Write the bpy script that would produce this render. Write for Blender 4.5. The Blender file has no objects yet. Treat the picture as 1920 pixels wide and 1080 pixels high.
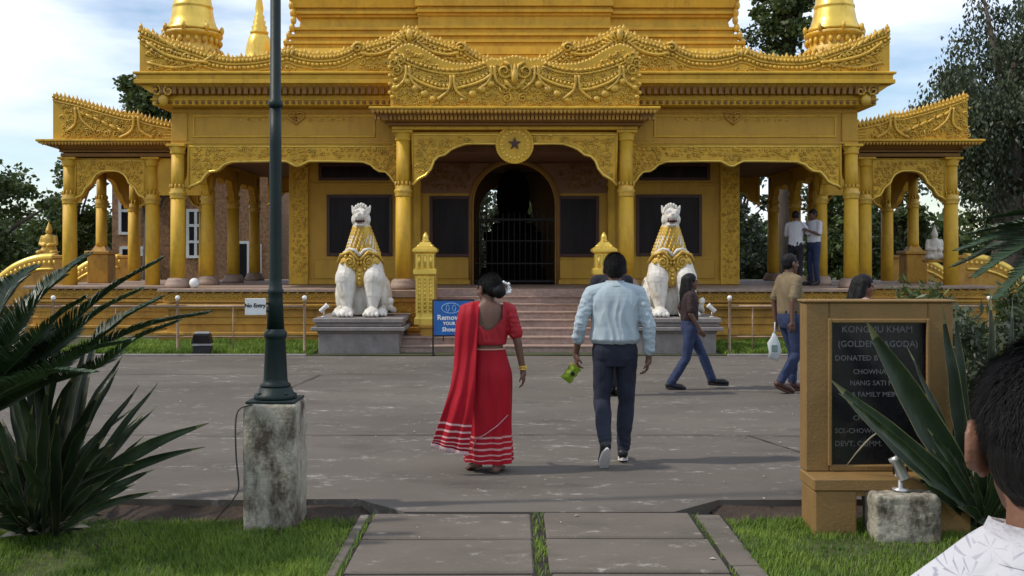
import bpy, bmesh, math, random
import numpy as np
from mathutils import Vector, Matrix, noise
R = math.radians
SC = bpy.context.scene
COL = SC.collection

# ------------------------------------------------------------------ camera, sky, sun, exposure
F = 1900.0          # focal length in photograph pixels (1920 wide)
CH = 1.68           # eye height
cam = bpy.data.cameras.new('camera')
camo = bpy.data.objects.new('camera', cam)
COL.objects.link(camo)
camo.location = (0, 0, CH)
camo.rotation_euler = (R(90), 0, 0)
cam.sensor_width = 36
cam.lens = 36 * F / 1920
cam.shift_y = -60 / 1920
cam.clip_start = 0.05
cam.clip_end = 1500
SC.camera = camo
SUN_EL, SUN_AZ = 48.0, 7.0      # sun to the left, a little behind the camera
wd = bpy.data.worlds.new('World'); SC.world = wd; wd.use_nodes = True
def build_world():
    nt = wd.node_tree; N = nt.nodes; L = nt.links
    N.clear()
    out = N.new('ShaderNodeOutputWorld'); bg = N.new('ShaderNodeBackground')
    sky = N.new('ShaderNodeTexSky'); sky.sky_type = 'NISHITA'; sky.sun_disc = False
    sky.sun_elevation = R(SUN_EL); sky.sun_rotation = R(90 + SUN_AZ)
    sky.air_density = 1.0; sky.dust_density = 0.6; sky.ozone_density = 1.0
    tc = N.new('ShaderNodeTexCoord'); mp = N.new('ShaderNodeMapping')
    mp.inputs['Scale'].default_value = (1.6, 1.6, 6.5); mp.inputs['Location'].default_value = (0.3, 1.9, 0.25)
    n1 = N.new('ShaderNodeTexNoise'); n1.inputs['Scale'].default_value = 1.7; n1.inputs['Detail'].default_value = 6
    n1.inputs['Roughness'].default_value = 0.55
    rp = N.new('ShaderNodeValToRGB'); rp.color_ramp.elements[0].position = 0.35; rp.color_ramp.elements[1].position = 0.58
    n2 = N.new('ShaderNodeTexNoise'); n2.inputs['Scale'].default_value = 3.1; n2.inputs['Detail'].default_value = 4
    cr = N.new('ShaderNodeValToRGB')
    cr.color_ramp.elements[0].position = 0.3; cr.color_ramp.elements[0].color = (5.4, 6.0, 7.2, 1)
    cr.color_ramp.elements[1].position = 0.7; cr.color_ramp.elements[1].color = (7.6, 8.1, 8.9, 1)
    mx = N.new('ShaderNodeMix'); mx.data_type = 'RGBA'
    mul = N.new('ShaderNodeMath'); mul.operation = 'MULTIPLY'; mul.inputs[1].default_value = 0.92
    L.new(tc.outputs['Generated'], mp.inputs['Vector'])
    L.new(mp.outputs['Vector'], n1.inputs['Vector']); L.new(mp.outputs['Vector'], n2.inputs['Vector'])
    L.new(n1.outputs['Fac'], rp.inputs['Fac']); L.new(n2.outputs['Fac'], cr.inputs['Fac'])
    L.new(rp.outputs['Color'], mul.inputs[0]); L.new(mul.outputs[0], mx.inputs['Factor'])
    L.new(sky.outputs['Color'], mx.inputs['A']); L.new(cr.outputs['Color'], mx.inputs['B'])
    L.new(mx.outputs['Result'], bg.inputs['Color'])
    bg.inputs['Strength'].default_value = 0.14
    L.new(bg.outputs[0], out.inputs['Surface'])
build_world()
sl = bpy.data.lights.new('sun', 'SUN'); sl.energy = 2.6; sl.angle = R(2.0); sl.color = (1.0, 0.93, 0.82)
so = bpy.data.objects.new('sun', sl); COL.objects.link(so)
SD = Vector((-math.cos(R(SUN_EL)) * math.cos(R(SUN_AZ)), -math.cos(R(SUN_EL)) * math.sin(R(SUN_AZ)), math.sin(R(SUN_EL))))
so.rotation_euler = SD.to_track_quat('Z', 'Y').to_euler(); so.location = (-20, -10, 30)
vs = SC.view_settings
vs.view_transform = 'Standard'; vs.look = 'None'; vs.gamma = 1; vs.exposure = 0.2; vs.use_curve_mapping = False
SC.render.engine = 'CYCLES'
SC.cycles.max_bounces = 6
SC.cycles.use_denoising = True

# ------------------------------------------------------------------ helpers
def at(px, py, d):               # a point of the place, from where it is seen and how far off it stands
    return Vector(((px - 960) * d / F, d, CH - (py - 480) * d / F))

class MB:
    def __init__(s): s.v = []; s.f = []; s.s = []
    def add(s, vs, fs, sm=False):
        b = len(s.v); s.v.extend([tuple(p) for p in vs])
        for f in fs: s.f.append(tuple(i + b for i in f)); s.s.append(sm)
        return s
    def box(s, x0, x1, y0, y1, z0, z1, ch=0.0):
        if x0 > x1: x0, x1 = x1, x0
        if y0 > y1: y0, y1 = y1, y0
        if z0 > z1: z0, z1 = z1, z0
        if ch <= 0:
            v = [(x, y, z) for x in (x0, x1) for y in (y0, y1) for z in (z0, z1)]
            return s.add(v, [(0, 1, 3, 2), (4, 6, 7, 5), (0, 4, 5, 1), (2, 3, 7, 6), (0, 2, 6, 4), (1, 5, 7, 3)])
        X, Y, Z = (x0, x1), (y0, y1), (z0, z1); v = []
        for i in (0, 1):
            for j in (0, 1):
                for k in (0, 1):
                    ix = X[i] + (ch if i == 0 else -ch); iy = Y[j] + (ch if j == 0 else -ch); iz = Z[k] + (ch if k == 0 else -ch)
                    v += [(X[i], iy, iz), (ix, Y[j], iz), (ix, iy, Z[k])]
        c = lambda i, j, k, a: (i * 4 + j * 2 + k) * 3 + a
        f = []
        for i in (0, 1):
            f.append((c(i,0,0,0), c(i,0,1,0), c(i,1,1,0), c(i,1,0,0)))
            f.append((c(0,i,0,1), c(0,i,1,1), c(1,i,1,1), c(1,i,0,1)))
            f.append((c(0,0,i,2), c(0,1,i,2), c(1,1,i,2), c(1,0,i,2)))
            for j in (0, 1):
                f.append((c(0,i,j,1), c(1,i,j,1), c(1,i,j,2), c(0,i,j,2)))
                f.append((c(i,0,j,0), c(i,1,j,0), c(i,1,j,2), c(i,0,j,2)))
                f.append((c(i,j,0,0), c(i,j,1,0), c(i,j,1,1), c(i,j,0,1)))
                for k in (0, 1): f.append((c(i,j,k,0), c(i,j,k,1), c(i,j,k,2)))
        return s.add(v, f)
    def tube(s, pts, r, n=8, cap=True, sm=True, flat=1.0):
        pts = [Vector(p) for p in pts]; m = len(pts)
        if not hasattr(r, '__len__'): r = [r] * m
        t = (pts[1] - pts[0]).normalized()
        up = Vector((0, 0, 1)) if abs(t.z) < 0.9 else Vector((1, 0, 0))
        a = t.cross(up).normalized(); vs = []
        for i in range(m):
            if i == 0: t2 = pts[1] - pts[0]
            elif i == m - 1: t2 = pts[-1] - pts[-2]
            else: t2 = pts[i + 1] - pts[i - 1]
            t2 = t2.normalized() if t2.length > 1e-9 else t
            a = (a - t2 * a.dot(t2))
            a = a.normalized() if a.length > 1e-6 else t2.orthogonal().normalized()
            b = t2.cross(a)
            for k in range(n):
                q = 2 * math.pi * k / n
                vs.append(pts[i] + a * (math.cos(q) * r[i]) + b * (math.sin(q) * r[i] * flat))
        fs = [(i*n+k, i*n+(k+1)%n, (i+1)*n+(k+1)%n, (i+1)*n+k) for i in range(m-1) for k in range(n)]
        if cap: fs += [tuple(range(n))[::-1], tuple((m-1)*n + k for k in range(n))]
        return s.add(vs, fs, sm)
    def lathe(s, prof, c=(0,0,0), n=16, sm=True, cap=True, rot=0.0, sx=1.0, sy=1.0):
        vs = []; m = len(prof)
        for (r, z) in prof:
            for k in range(n):
                q = 2 * math.pi * k / n + rot
                vs.append((c[0] + r*math.cos(q)*sx, c[1] + r*math.sin(q)*sy, c[2] + z))
        fs = [(i*n+k, i*n+(k+1)%n, (i+1)*n+(k+1)%n, (i+1)*n+k) for i in range(m-1) for k in range(n)]
        if cap: fs += [tuple(range(n))[::-1], tuple((m-1)*n + k for k in range(n))]
        return s.add(vs, fs, sm)
    def prism(s, poly, a0, a1, axis='y'):
        n = len(poly)
        if axis == 'y': vs = [(p[0], a0, p[1]) for p in poly] + [(p[0], a1, p[1]) for p in poly]
        elif axis == 'x': vs = [(a0, p[0], p[1]) for p in poly] + [(a1, p[0], p[1]) for p in poly]
        else: vs = [(p[0], p[1], a0) for p in poly] + [(p[0], p[1], a1) for p in poly]
        fs = [tuple(range(n)), tuple(range(2*n-1, n-1, -1))] + [(i, (i+1)%n, n+(i+1)%n, n+i) for i in range(n)]
        return s.add(vs, fs)
    def ell(s, c, r, n=8, m=5, rot=None, sm=True):
        if not hasattr(r, '__len__'): r = (r, r, r)
        vs = []
        for i in range(m + 1):
            th = math.pi * (i + 0.12*(1 if i == 0 else -1 if i == m else 0)) / m
            for k in range(n):
                q = 2 * math.pi * k / n
                p = Vector((r[0]*math.sin(th)*math.cos(q), r[1]*math.sin(th)*math.sin(q), r[2]*math.cos(th)))
                if rot is not None: p = rot @ p
                vs.append((c[0]+p.x, c[1]+p.y, c[2]+p.z))
        fs = [(i*n+k, i*n+(k+1)%n, (i+1)*n+(k+1)%n, (i+1)*n+k) for i in range(m) for k in range(n)]
        fs += [tuple(range(n))[::-1], tuple(m*n+k for k in range(n))]
        return s.add(vs, fs, sm)
    def loft(s, rings, n=20, p=2.3, sm=True):   # rings: (cx, cy, z, rx, ry)
        vs = []
        for (cx, cy, z, rx, ry) in rings:
            for k in range(n):
                q = 2*math.pi*k/n; c_, s_ = math.cos(q), math.sin(q)
                vs.append((cx + rx*math.copysign(abs(c_)**(2/p), c_), cy + ry*math.copysign(abs(s_)**(2/p), s_), z))
        m = len(rings)
        fs = [(i*n+k, i*n+(k+1)%n, (i+1)*n+(k+1)%n, (i+1)*n+k) for i in range(m-1) for k in range(n)]
        fs += [tuple(range(n))[::-1], tuple((m-1)*n+k for k in range(n))]
        return s.add(vs, fs, sm)
    def capsule(s, p0, r0, p1, r1, n=12, flat=1.0):
        p0 = Vector(p0); p1 = Vector(p1); d = (p1-p0).normalized()
        return s.tube([p0-d*r0*.97, p0-d*r0*.72, p0-d*r0*.35, p0, p0.lerp(p1,.5), p1, p1+d*r1*.35, p1+d*r1*.72, p1+d*r1*.97],
                      [r0*.25, r0*.7, r0*.94, r0, (r0+r1)/2, r1, r1*.94, r1*.7, r1*.25], n, flat=flat)
    def limb(s, pr, n=12):
        for (a, ra), (b, rb) in zip(pr[:-1], pr[1:]): s.capsule(a, ra, b, rb, n)
        return s
    def xf(s, M_):
        s.v = [tuple(M_ @ Vector(p)) for p in s.v]; return s
    def mesh(s, name, org=None):
        me = bpy.data.meshes.new(name)
        v = s.v if org is None else [(a-org[0], b-org[1], c-org[2]) for a, b, c in s.v]
        me.from_pydata(v, [], s.f)
        me.polygons.foreach_set('use_smooth', s.s)
        me.update()
        return me
    def build(s, name, mat, parent=None, org=None, loc=None, kind=None):
        return mobj(name, s.mesh(name, org), mat, parent, loc, kind)

def mobj(name, me, mat, parent=None, loc=None, kind=None):
    o = bpy.data.objects.new(name, me); COL.objects.link(o)
    if mat is not None and not me.materials: me.materials.append(mat)
    if parent is not None: o.parent = parent
    if loc is not None: o.location = loc
    if kind: o['kind'] = kind
    return o
def fast_mesh(name, v, f):       # numpy verts (n,3), faces (m,k)
    me = bpy.data.meshes.new(name); m, k = f.shape
    me.vertices.add(len(v)); me.vertices.foreach_set('co', np.asarray(v, dtype=np.float32).ravel())
    me.loops.add(m*k); me.loops.foreach_set('vertex_index', f.astype(np.int32).ravel())
    me.polygons.add(m); me.polygons.foreach_set('loop_start', np.arange(0, m*k, k, dtype=np.int32))
    me.polygons.foreach_set('loop_total', np.full(m, k, dtype=np.int32))
    me.update(calc_edges=True)
    return me
def tag(o, label=None, cat=None, group=None, kind=None):
    if label: o['label'] = label
    if cat: o['category'] = cat
    if group: o['group'] = group
    if kind: o['kind'] = kind
    return o
def empty(name, loc, rz=0, label=None, cat=None, group=None):
    o = bpy.data.objects.new(name, None); COL.objects.link(o); o.empty_display_size = .2
    o.location = loc; o.rotation_euler = (0, 0, rz)
    return tag(o, label, cat, group)
def copy_tree(o, loc=None, parent=None, rz=None):
    c = o.copy(); COL.objects.link(c)
    if parent is not None: c.parent = parent
    if loc is not None: c.location = loc
    if rz is not None: c.rotation_euler = (0, 0, rz)
    for ch in list(o.children): copy_tree(ch, None, c)
    return c
def remesh(mb, voxel, smooth=2, name='body'):
    me = mb.mesh('tmp'); ob = bpy.data.objects.new('tmp', me); COL.objects.link(ob)
    m = ob.modifiers.new('r', 'REMESH'); m.mode = 'VOXEL'; m.voxel_size = voxel; m.use_smooth_shade = True
    if smooth:
        q = ob.modifiers.new('s', 'SMOOTH'); q.factor = .5; q.iterations = smooth
    dg = bpy.context.evaluated_depsgraph_get()
    me2 = bpy.data.meshes.new_from_object(ob.evaluated_get(dg)); me2.name = name
    bpy.data.objects.remove(ob); bpy.data.meshes.remove(me)
    return me2
def displace(me, fn):            # fn(co, normal) -> distance along the normal
    me.update(); nv = len(me.vertices)
    co = np.empty(nv*3, dtype=np.float32); no = np.empty(nv*3, dtype=np.float32)
    me.vertices.foreach_get('co', co); me.vertex_normals.foreach_get('vector', no)
    co = co.reshape(-1, 3); no = no.reshape(-1, 3)
    d = np.array([fn(Vector(p), Vector(q)) for p, q in zip(co, no)], dtype=np.float32)
    me.vertices.foreach_set('co', (co + no*d[:, None]).ravel()); me.update()
def cut(me, test):               # drop the faces whose centre passes the test
    bm = bmesh.new(); bm.from_mesh(me)
    bmesh.ops.delete(bm, geom=[f for f in bm.faces if test(f.calc_center_median())], context='FACES')
    bm.to_mesh(me); bm.free()
def text_mesh(body, size, name='lettering', extrude=.0015, align='CENTER', bold=0.0):
    c = bpy.data.curves.new('tmp', 'FONT'); c.body = body; c.size = size; c.extrude = extrude; c.offset = bold
    c.align_x = align; c.align_y = 'CENTER'; c.resolution_u = 2
    ob = bpy.data.objects.new('tmp', c); COL.objects.link(ob)
    dg = bpy.context.evaluated_depsgraph_get()
    me = bpy.data.meshes.new_from_object(ob.evaluated_get(dg)); me.name = name
    bpy.data.objects.remove(ob)
    return me
nz = lambda p, s=1.0: noise.noise(Vector(p)*s)

# ------------------------------------------------------------------ materials
def sock(nt, a, b): nt.links.new(a, b)
def M(name, col, rough=.6, var=.2, scale=3.0, bump=.15, bscale=40.0, metal=0.0, spec=.4, col2=None, dirt=None, dirt_scale=(1,1,1),
      dirt_pos=(.5,.7), stretch=(1,1,1), transl=0.0, rnd=0.0, bdist=.02, sheen=0.0):
    m = bpy.data.materials.new(name); m.use_nodes = True
    nt = m.node_tree; N = nt.nodes; b = N['Principled BSDF']; out = N['Material Output']
    b.inputs['Roughness'].default_value = rough; b.inputs['Metallic'].default_value = metal
    b.inputs['Specular IOR Level'].default_value = spec
    if sheen: b.inputs['Sheen Weight'].default_value = sheen
    tc = N.new('ShaderNodeTexCoord'); mp = N.new('ShaderNodeMapping'); mp.inputs['Scale'].default_value = stretch
    sock(nt, tc.outputs['Object'], mp.inputs['Vector'])
    n1 = N.new('ShaderNodeTexNoise'); n1.inputs['Scale'].default_value = scale; n1.inputs['Detail'].default_value = 8
    n1.inputs['Roughness'].default_value = .65
    sock(nt, mp.outputs[0], n1.inputs['Vector'])
    rp = N.new('ShaderNodeValToRGB'); e = rp.color_ramp.elements
    e[0].position = .3; e[1].position = .7
    c1 = [c*(1-var) for c in col]; c2 = list(col2) if col2 else [min(1, c*(1+var)) for c in col]
    e[0].color = (*c1, 1); e[1].color = (*c2, 1)
    sock(nt, n1.outputs['Fac'], rp.inputs['Fac']); c = rp.outputs['Color']
    if dirt:
        dm = N.new('ShaderNodeMapping'); dm.inputs['Scale'].default_value = dirt_scale
        sock(nt, tc.outputs['Object'], dm.inputs['Vector'])
        n3 = N.new('ShaderNodeTexNoise'); n3.inputs['Scale'].default_value = 1.0; n3.inputs['Detail'].default_value = 9
        n3.inputs['Roughness'].default_value = .7
        sock(nt, dm.outputs[0], n3.inputs['Vector'])
        r3 = N.new('ShaderNodeValToRGB'); r3.color_ramp.elements[0].position = dirt_pos[0]; r3.color_ramp.elements[1].position = dirt_pos[1]
        sock(nt, n3.outputs['Fac'], r3.inputs['Fac'])
        mx = N.new('ShaderNodeMix'); mx.data_type = 'RGBA'; mx.inputs['B'].default_value = (*dirt, 1)
        sock(nt, r3.outputs['Color'], mx.inputs['Factor']); sock(nt, c, mx.inputs['A']); c = mx.outputs['Result']
    if rnd:
        oi = N.new('ShaderNodeObjectInfo'); hs = N.new('ShaderNodeHueSaturation')
        mr = N.new('ShaderNodeMapRange'); mr.inputs['To Min'].default_value = 1-rnd; mr.inputs['To Max'].default_value = 1+rnd
        sock(nt, oi.outputs['Random'], mr.inputs['Value']); sock(nt, mr.outputs[0], hs.inputs['Value'])
        sock(nt, c, hs.inputs['Color']); c = hs.outputs['Color']
    sock(nt, c, b.inputs['Base Color'])
    if bump:
        n2 = N.new('ShaderNodeTexNoise'); n2.inputs['Scale'].default_value = bscale; n2.inputs['Detail'].default_value = 5
        sock(nt, mp.outputs[0], n2.inputs['Vector'])
        bp = N.new('ShaderNodeBump'); bp.inputs['Strength'].default_value = bump; bp.inputs['Distance'].default_value = bdist
        sock(nt, n2.outputs['Fac'], bp.inputs['Height']); sock(nt, bp.outputs[0], b.inputs['Normal'])
    if transl:
        tr = N.new('ShaderNodeBsdfTranslucent'); ms = N.new('ShaderNodeMixShader'); ms.inputs[0].default_value = transl
        sock(nt, c, tr.inputs['Color']); sock(nt, b.outputs[0], ms.inputs[1]); sock(nt, tr.outputs[0], ms.inputs[2])
        sock(nt, ms.outputs[0], out.inputs['Surface'])
    m['c'] = 1
    return m
GOLD = (.62, .365, .032)
m_gold = M('gold_paint', GOLD, .55, .18, 2.2, .14, 60, spec=.35, metal=.0, dirt=(.34,.18,.028), dirt_scale=(7,7,1.6), dirt_pos=(.5,.85))
m_goldrel = M('gold_relief_paint', (.64,.385,.040), .33, .22, 9, .35, 90, spec=.6, metal=.05, dirt=(.27,.15,.025), dirt_scale=(6,6,6), dirt_pos=(.5,.75))
m_goldmet = M('gilt_metal', (.78,.54,.10), .34, .12, 3, .06, 30, metal=.55, spec=.5, dirt=(.4,.22,.03), dirt_scale=(4,4,1), dirt_pos=(.55,.8))
m_goldor = M('orange_gold_paint', (.48,.255,.036), .5, .18, 3, .25, 50, spec=.4, dirt=(.2,.09,.02), dirt_scale=(4,4,2), dirt_pos=(.5,.75))
m_ceil = M('ceiling_paint_and_wall_shade', (.20,.10,.055), .7, .2, 2, .1, 30)  # the ceiling's own brown, also the painted shade on the sanctum panels
m_wall = M('ochre_wall_paint', (.50,.28,.03), .6, .1, 2, .08, 40, dirt=(.33,.165,.03), dirt_scale=(6,6,1.2), dirt_pos=(.5,.85))
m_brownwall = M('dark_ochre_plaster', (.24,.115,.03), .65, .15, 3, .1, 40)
m_step = M('red_granite', (.36,.25,.20), .55, .25, 14, .15, 70, dirt=(.20,.13,.105), dirt_scale=(2,6,6), dirt_pos=(.5,.75))
m_stonebase = M('pink_stone', (.33,.23,.17), .6, .25, 10, .2, 60)
m_ped = M('grey_stone', (.23,.20,.185), .7, .2, 8, .2, 60, dirt=(.11,.10,.09), dirt_scale=(3,3,3), dirt_pos=(.52,.78))
m_maroon = M('maroon_wood', (.055,.018,.012), .45, .3, 8, .1, 30)
m_glass = M('dark_window_glass', (.016,.011,.012), .3, .6, 5, .0, 1, spec=.12, stretch=(1,1,.12))
m_matblack = M('doorway_shade_black', (.007,.006,.006), .95, .3, 10, .1, 60, spec=.05)  # doorway shade put into the colour of statue, throne and floor sheet
m_iron = M('black_iron', (.010,.008,.008), .7, .3, 10, .1, 60)
m_white = M('white_statue_paint', (.66,.62,.55), .5, .1, 6, .2, 60, dirt=(.36,.27,.14), dirt_scale=(9,9,4), dirt_pos=(.5,.76))
m_liongold = M('lion_gold_paint', (.60,.38,.06), .4, .25, 12, .3, 60, metal=.2, dirt=(.30,.17,.04), dirt_scale=(12,12,12), dirt_pos=(.5,.7))
m_mouth = M('dark_red_paint', (.06,.012,.01), .5, .2, 8, .1, 30)
m_black = M('black_paint', (.012,.012,.013), .4, .2, 8, .05, 40)
m_leafdark = M('dark_foliage', (.030,.055,.016), .45, .45, 1.0, 0, 1, transl=.28, spec=.4, col2=(.12,.165,.045))
m_leafgrey = M('grey_green_foliage', (.036,.056,.026), .45, .4, 1.0, 0, 1, transl=.28, spec=.45, col2=(.105,.135,.07))
m_leafmid = M('mid_green_foliage', (.05,.085,.02), .5, .45, 1.4, 0, 1, transl=.28, spec=.3, col2=(.11,.15,.04))
m_bark = M('tree_bark', (.09,.07,.055), .85, .3, 6, .5, 25, stretch=(1,1,.3))
m_sword = M('sword_leaf_green', (.020,.036,.015), .40, .45, 7, .15, 60, stretch=(1,1,.3), spec=.45, rnd=.45, transl=.10, dirt=(.085,.080,.035), dirt_scale=(9,9,2.5), dirt_pos=(.56,.75))
m_margin = M('pale_leaf_margin', (.15,.15,.06), .5, .3, 9, 0, 1)
m_frond = M('cycad_green', (.028,.055,.020), .38, .35, 4, .05, 40, spec=.5, rnd=.25, transl=.1)
m_dry = M('dry_leaf', (.45,.40,.30), .6, .2, 10, .1, 40)
m_grass = M('grass_blade', (.095,.22,.022), .55, .4, 1.6, 0, 1, transl=.38, spec=.25, col2=(.26,.36,.055))
m_soil = M('brown_soil', (.05,.034,.024), .95, .4, 6, .8, 30)
m_conc_ped = M('mouldy_concrete', (.36,.33,.26), .85, .2, 6, .5, 40, dirt=(.075,.058,.04), dirt_scale=(7,7,3.2), dirt_pos=(.43,.62))
m_pole = M('dark_green_enamel', (.005,.015,.014), .5, .3, 6, .08, 50, spec=.3)
m_signyel = M('yellow_ochre_render', (.215,.126,.04), .7, .15, 4, .2, 60, dirt=(.2,.11,.03), dirt_scale=(4,4,2), dirt_pos=(.52,.8))
m_plaque = M('black_granite', (.012,.012,.014), .22, .3, 20, .02, 80, spec=.5)
m_letter = M('grey_letter_paint', (.12,.12,.115), .6, .2, 60, 0, 1)
m_whitep = M('white_paint', (.75,.74,.72), .5, .08, 10, .05, 40)
m_blue = M('blue_board_paint', (.018,.12,.38), .45, .2, 5, .05, 40)
m_rail = M('railing_paint', (.30,.20,.13), .5, .3, 8, .1, 50)
m_silver = M('silver_lamp_paint', (.55,.55,.56), .3, .1, 8, .05, 40, metal=.6)
m_cable = M('grey_cable', (.06,.055,.05), .6, .2, 8, 0, 1)
m_bldg = M('brown_brick_render', (.36,.20,.10), .85, .3, 5, .5, 40, dirt=(.2,.1,.06), dirt_scale=(9,9,9), dirt_pos=(.45,.6))
# ------------------------------------------------------------------ ground, plaza, path, lawns
def ground_mat(name, base, light, darkc, sc=(.35, 1.1)):
    m = bpy.data.materials.new(name); m.use_nodes = True
    nt = m.node_tree; N = nt.nodes; b = N['Principled BSDF']; b.inputs['Roughness'].default_value = .85
    b.inputs['Specular IOR Level'].default_value = .25
    tc = N.new('ShaderNodeTexCoord')
    def noi(scale, det, st=(1,1,1), rough=.6):
        mp = N.new('ShaderNodeMapping'); mp.inputs['Scale'].default_value = st
        sock(nt, tc.outputs['Object'], mp.inputs['Vector'])
        n = N.new('ShaderNodeTexNoise'); n.inputs['Scale'].default_value = scale; n.inputs['Detail'].default_value = det
        n.inputs['Roughness'].default_value = rough
        sock(nt, mp.outputs[0], n.inputs['Vector']); return n.outputs['Fac']
    def ramp(f, p0, p1, c0=(0,0,0), c1=(1,1,1)):
        r = N.new('ShaderNodeValToRGB'); e = r.color_ramp.elements
        e[0].position = p0; e[1].position = p1; e[0].color = (*c0, 1); e[1].color = (*c1, 1)
        sock(nt, f, r.inputs['Fac']); return r.outputs['Color']
    def mix(f, a, b_):
        x = N.new('ShaderNodeMix'); x.data_type = 'RGBA'
        for k, q in (('Factor', f), ('A', a), ('B', b_)):
            if hasattr(q, 'is_output'): sock(nt, q, x.inputs[k])
            elif k == 'Factor': x.inputs[k].default_value = q
            else: x.inputs[k].default_value = (*q, 1)
        return x.outputs['Result']
    c = ramp(noi(sc[0], 8, (1, 1.6, 1)), .32, .68, [v*.78 for v in base], [v*1.18 for v in base])
    c = mix(ramp(noi(1.4, 10, (.7, 1.5, 1), .72), .54, .74), c, darkc)
    l1 = noi(1.1, 10, (.8, 2.2, 1), .78); l2 = noi(7, 8, (1, 1.6, 1), .75)
    pr = N.new('ShaderNodeMath'); pr.operation = 'MULTIPLY'; sock(nt, l1, pr.inputs[0]); sock(nt, l2, pr.inputs[1])
    c = mix(ramp(pr.outputs[0], .295, .385), c, light)
    sp = noi(95, 3)
    c = mix(ramp(sp, .62, .74, (0,0,0), (.5,.5,.5)), c, darkc)
    sock(nt, c, b.inputs['Base Color'])
    bp = N.new('ShaderNodeBump'); bp.inputs['Strength'].default_value = .35; bp.inputs['Distance'].default_value = .012
    h = noi(26, 9, (1,1,1), .7); sock(nt, h, bp.inputs['Height']); sock(nt, bp.outputs[0], b.inputs['Normal'])
    return m
m_plaza = ground_mat('plaza_concrete', (.126,.109,.092), (.33,.305,.27), (.068,.058,.049))
m_slab = ground_mat('slab_concrete', (.135,.114,.093), (.36,.33,.285), (.070,.058,.047), (.9, 1))
m_earth = M('lawn_earth', (.045,.060,.018), .95, .4, 2, .4, 20, col2=(.075,.085,.028))

g = MB(); g.add([(-400,-60,-.20),(400,-60,-.20),(400,500,-.20),(-400,500,-.20)], [(0,1,2,3)])
g.build('ground', m_earth, kind='structure')
# the plaza: one thick concrete sheet, a little uneven at its near edge
def plaza():
    bm = bmesh.new(); nx, ny = 90, 30; x0, x1, y0, y1 = -16.0, 16.0, 6.99, 19.6
    grid = []
    for j in range(ny+1):
        row = []
        for i in range(nx+1):
            x = x0 + (x1-x0)*i/nx; y = y0 + (y1-y0)*j/ny
            if j == 0:
                y += .035*noise.noise(Vector((x*1.3, 3, 0))) + .012*noise.noise(Vector((x*6, 3, 0)))
                if -.95 < x < 1.33: y = 6.66
            row.append(bm.verts.new((x, y, .006*noise.noise(Vector((x*.5, y*.5, 1))))))
        grid.append(row)
    for j in range(ny):
        for i in range(nx): bm.faces.new((grid[j][i], grid[j][i+1], grid[j+1][i+1], grid[j+1][i]))
    low = [bm.verts.new((v.co.x, v.co.y + .015, -.19)) for v in grid[0]]
    for i in range(nx): bm.faces.new((grid[0][i], grid[0][i+1], low[i+1], low[i]))
    me = bpy.data.meshes.new('plaza'); bm.to_mesh(me); bm.free()
    mobj('plaza', me, m_plaza, kind='structure')
plaza()
# soil strip showing under the plaza's broken edge
def soil_strip(x0, x1):
    mb = MB(); n = 60; rnd = random.Random(int(x0*10)+500)
    vs = []
    for j in range(5):
        for i in range(n+1):
            x = x0+(x1-x0)*i/n
            vs.append((x + rnd.uniform(-.01,.01), 6.72+.07*j + .02*noise.noise(Vector((x*3, j, 5))), -.115 + .018*j + .03*noise.noise(Vector((x*5, j*2.0, 2)))))
    fs = [(j*(n+1)+i, j*(n+1)+i+1, (j+1)*(n+1)+i+1, (j+1)*(n+1)+i) for j in range(4) for i in range(n)]
    mb.add(vs, fs, True)
    return mb
b1 = soil_strip(-9, -.98); b1.v += []; s2 = soil_strip(1.36, 9)
b1.add(s2.v, s2.f, True); b1.build('soil', m_soil, kind='structure')
path = empty('path', (0, 5, -.02)); path['kind'] = 'structure'
bed = MB().box(-1.0, 1.37, -4.0, 6.645, -.19, -.014); bed.build('path_bed', M('joint_dirt', (.022,.018,.013), .95, .4, 6, .5, 30), path, org=(0,5,-.02))
rnd = random.Random(4)
ys = [6.64, 6.02, 5.36, 4.70, 4.05, 3.4, 2.75, 2.1, 1.45, .8, .1, -.6]
for ya, yb in zip(ys[:-1], ys[1:]):
    for xa, xb in ((-.90, .128), (.20, 1.165)):
        sk = rnd.uniform(-.012, .012); mb = MB()
        mb.box(xa+rnd.uniform(0,.015), xb-rnd.uniform(0,.015), yb+.032, ya-.018, -.10, rnd.uniform(-.004,.008), .010)
        mb.v = [(x, y+sk*(x-xa), z) for x, y, z in mb.v]
        mb.build('paving_slab', m_slab, path, org=(0,5,-.02))
for xa, xb, ln in ((-.99, -.928, 1.3), (1.195, 1.36, 1.1)):
    y = 6.62
    while y > -.6:
        mb = MB().box(xa+rnd.uniform(-.008,.008), xb, y-ln+.02, y, -.1, rnd.uniform(-.01,.0), .01)
        mb.build('edging_stone', m_slab, path, org=(0,5,-.02)); y -= ln

# ------------------------------------------------------------------ the temple
TX = .05
ORG = (0, 20, 0)
temple = empty('temple', (TX, 20, 0), 0, 'golden temple with scalloped arches, carved roof crests and front stairs', 'temple')
tx = lambda px, d: (px-965)*d/F
tz = lambda py, d: CH+(480-py)*d/F
def TP(mb, name, mat, parent=None, kind=None): return mb.build(name, mat, parent or temple, org=ORG, kind=kind)

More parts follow.
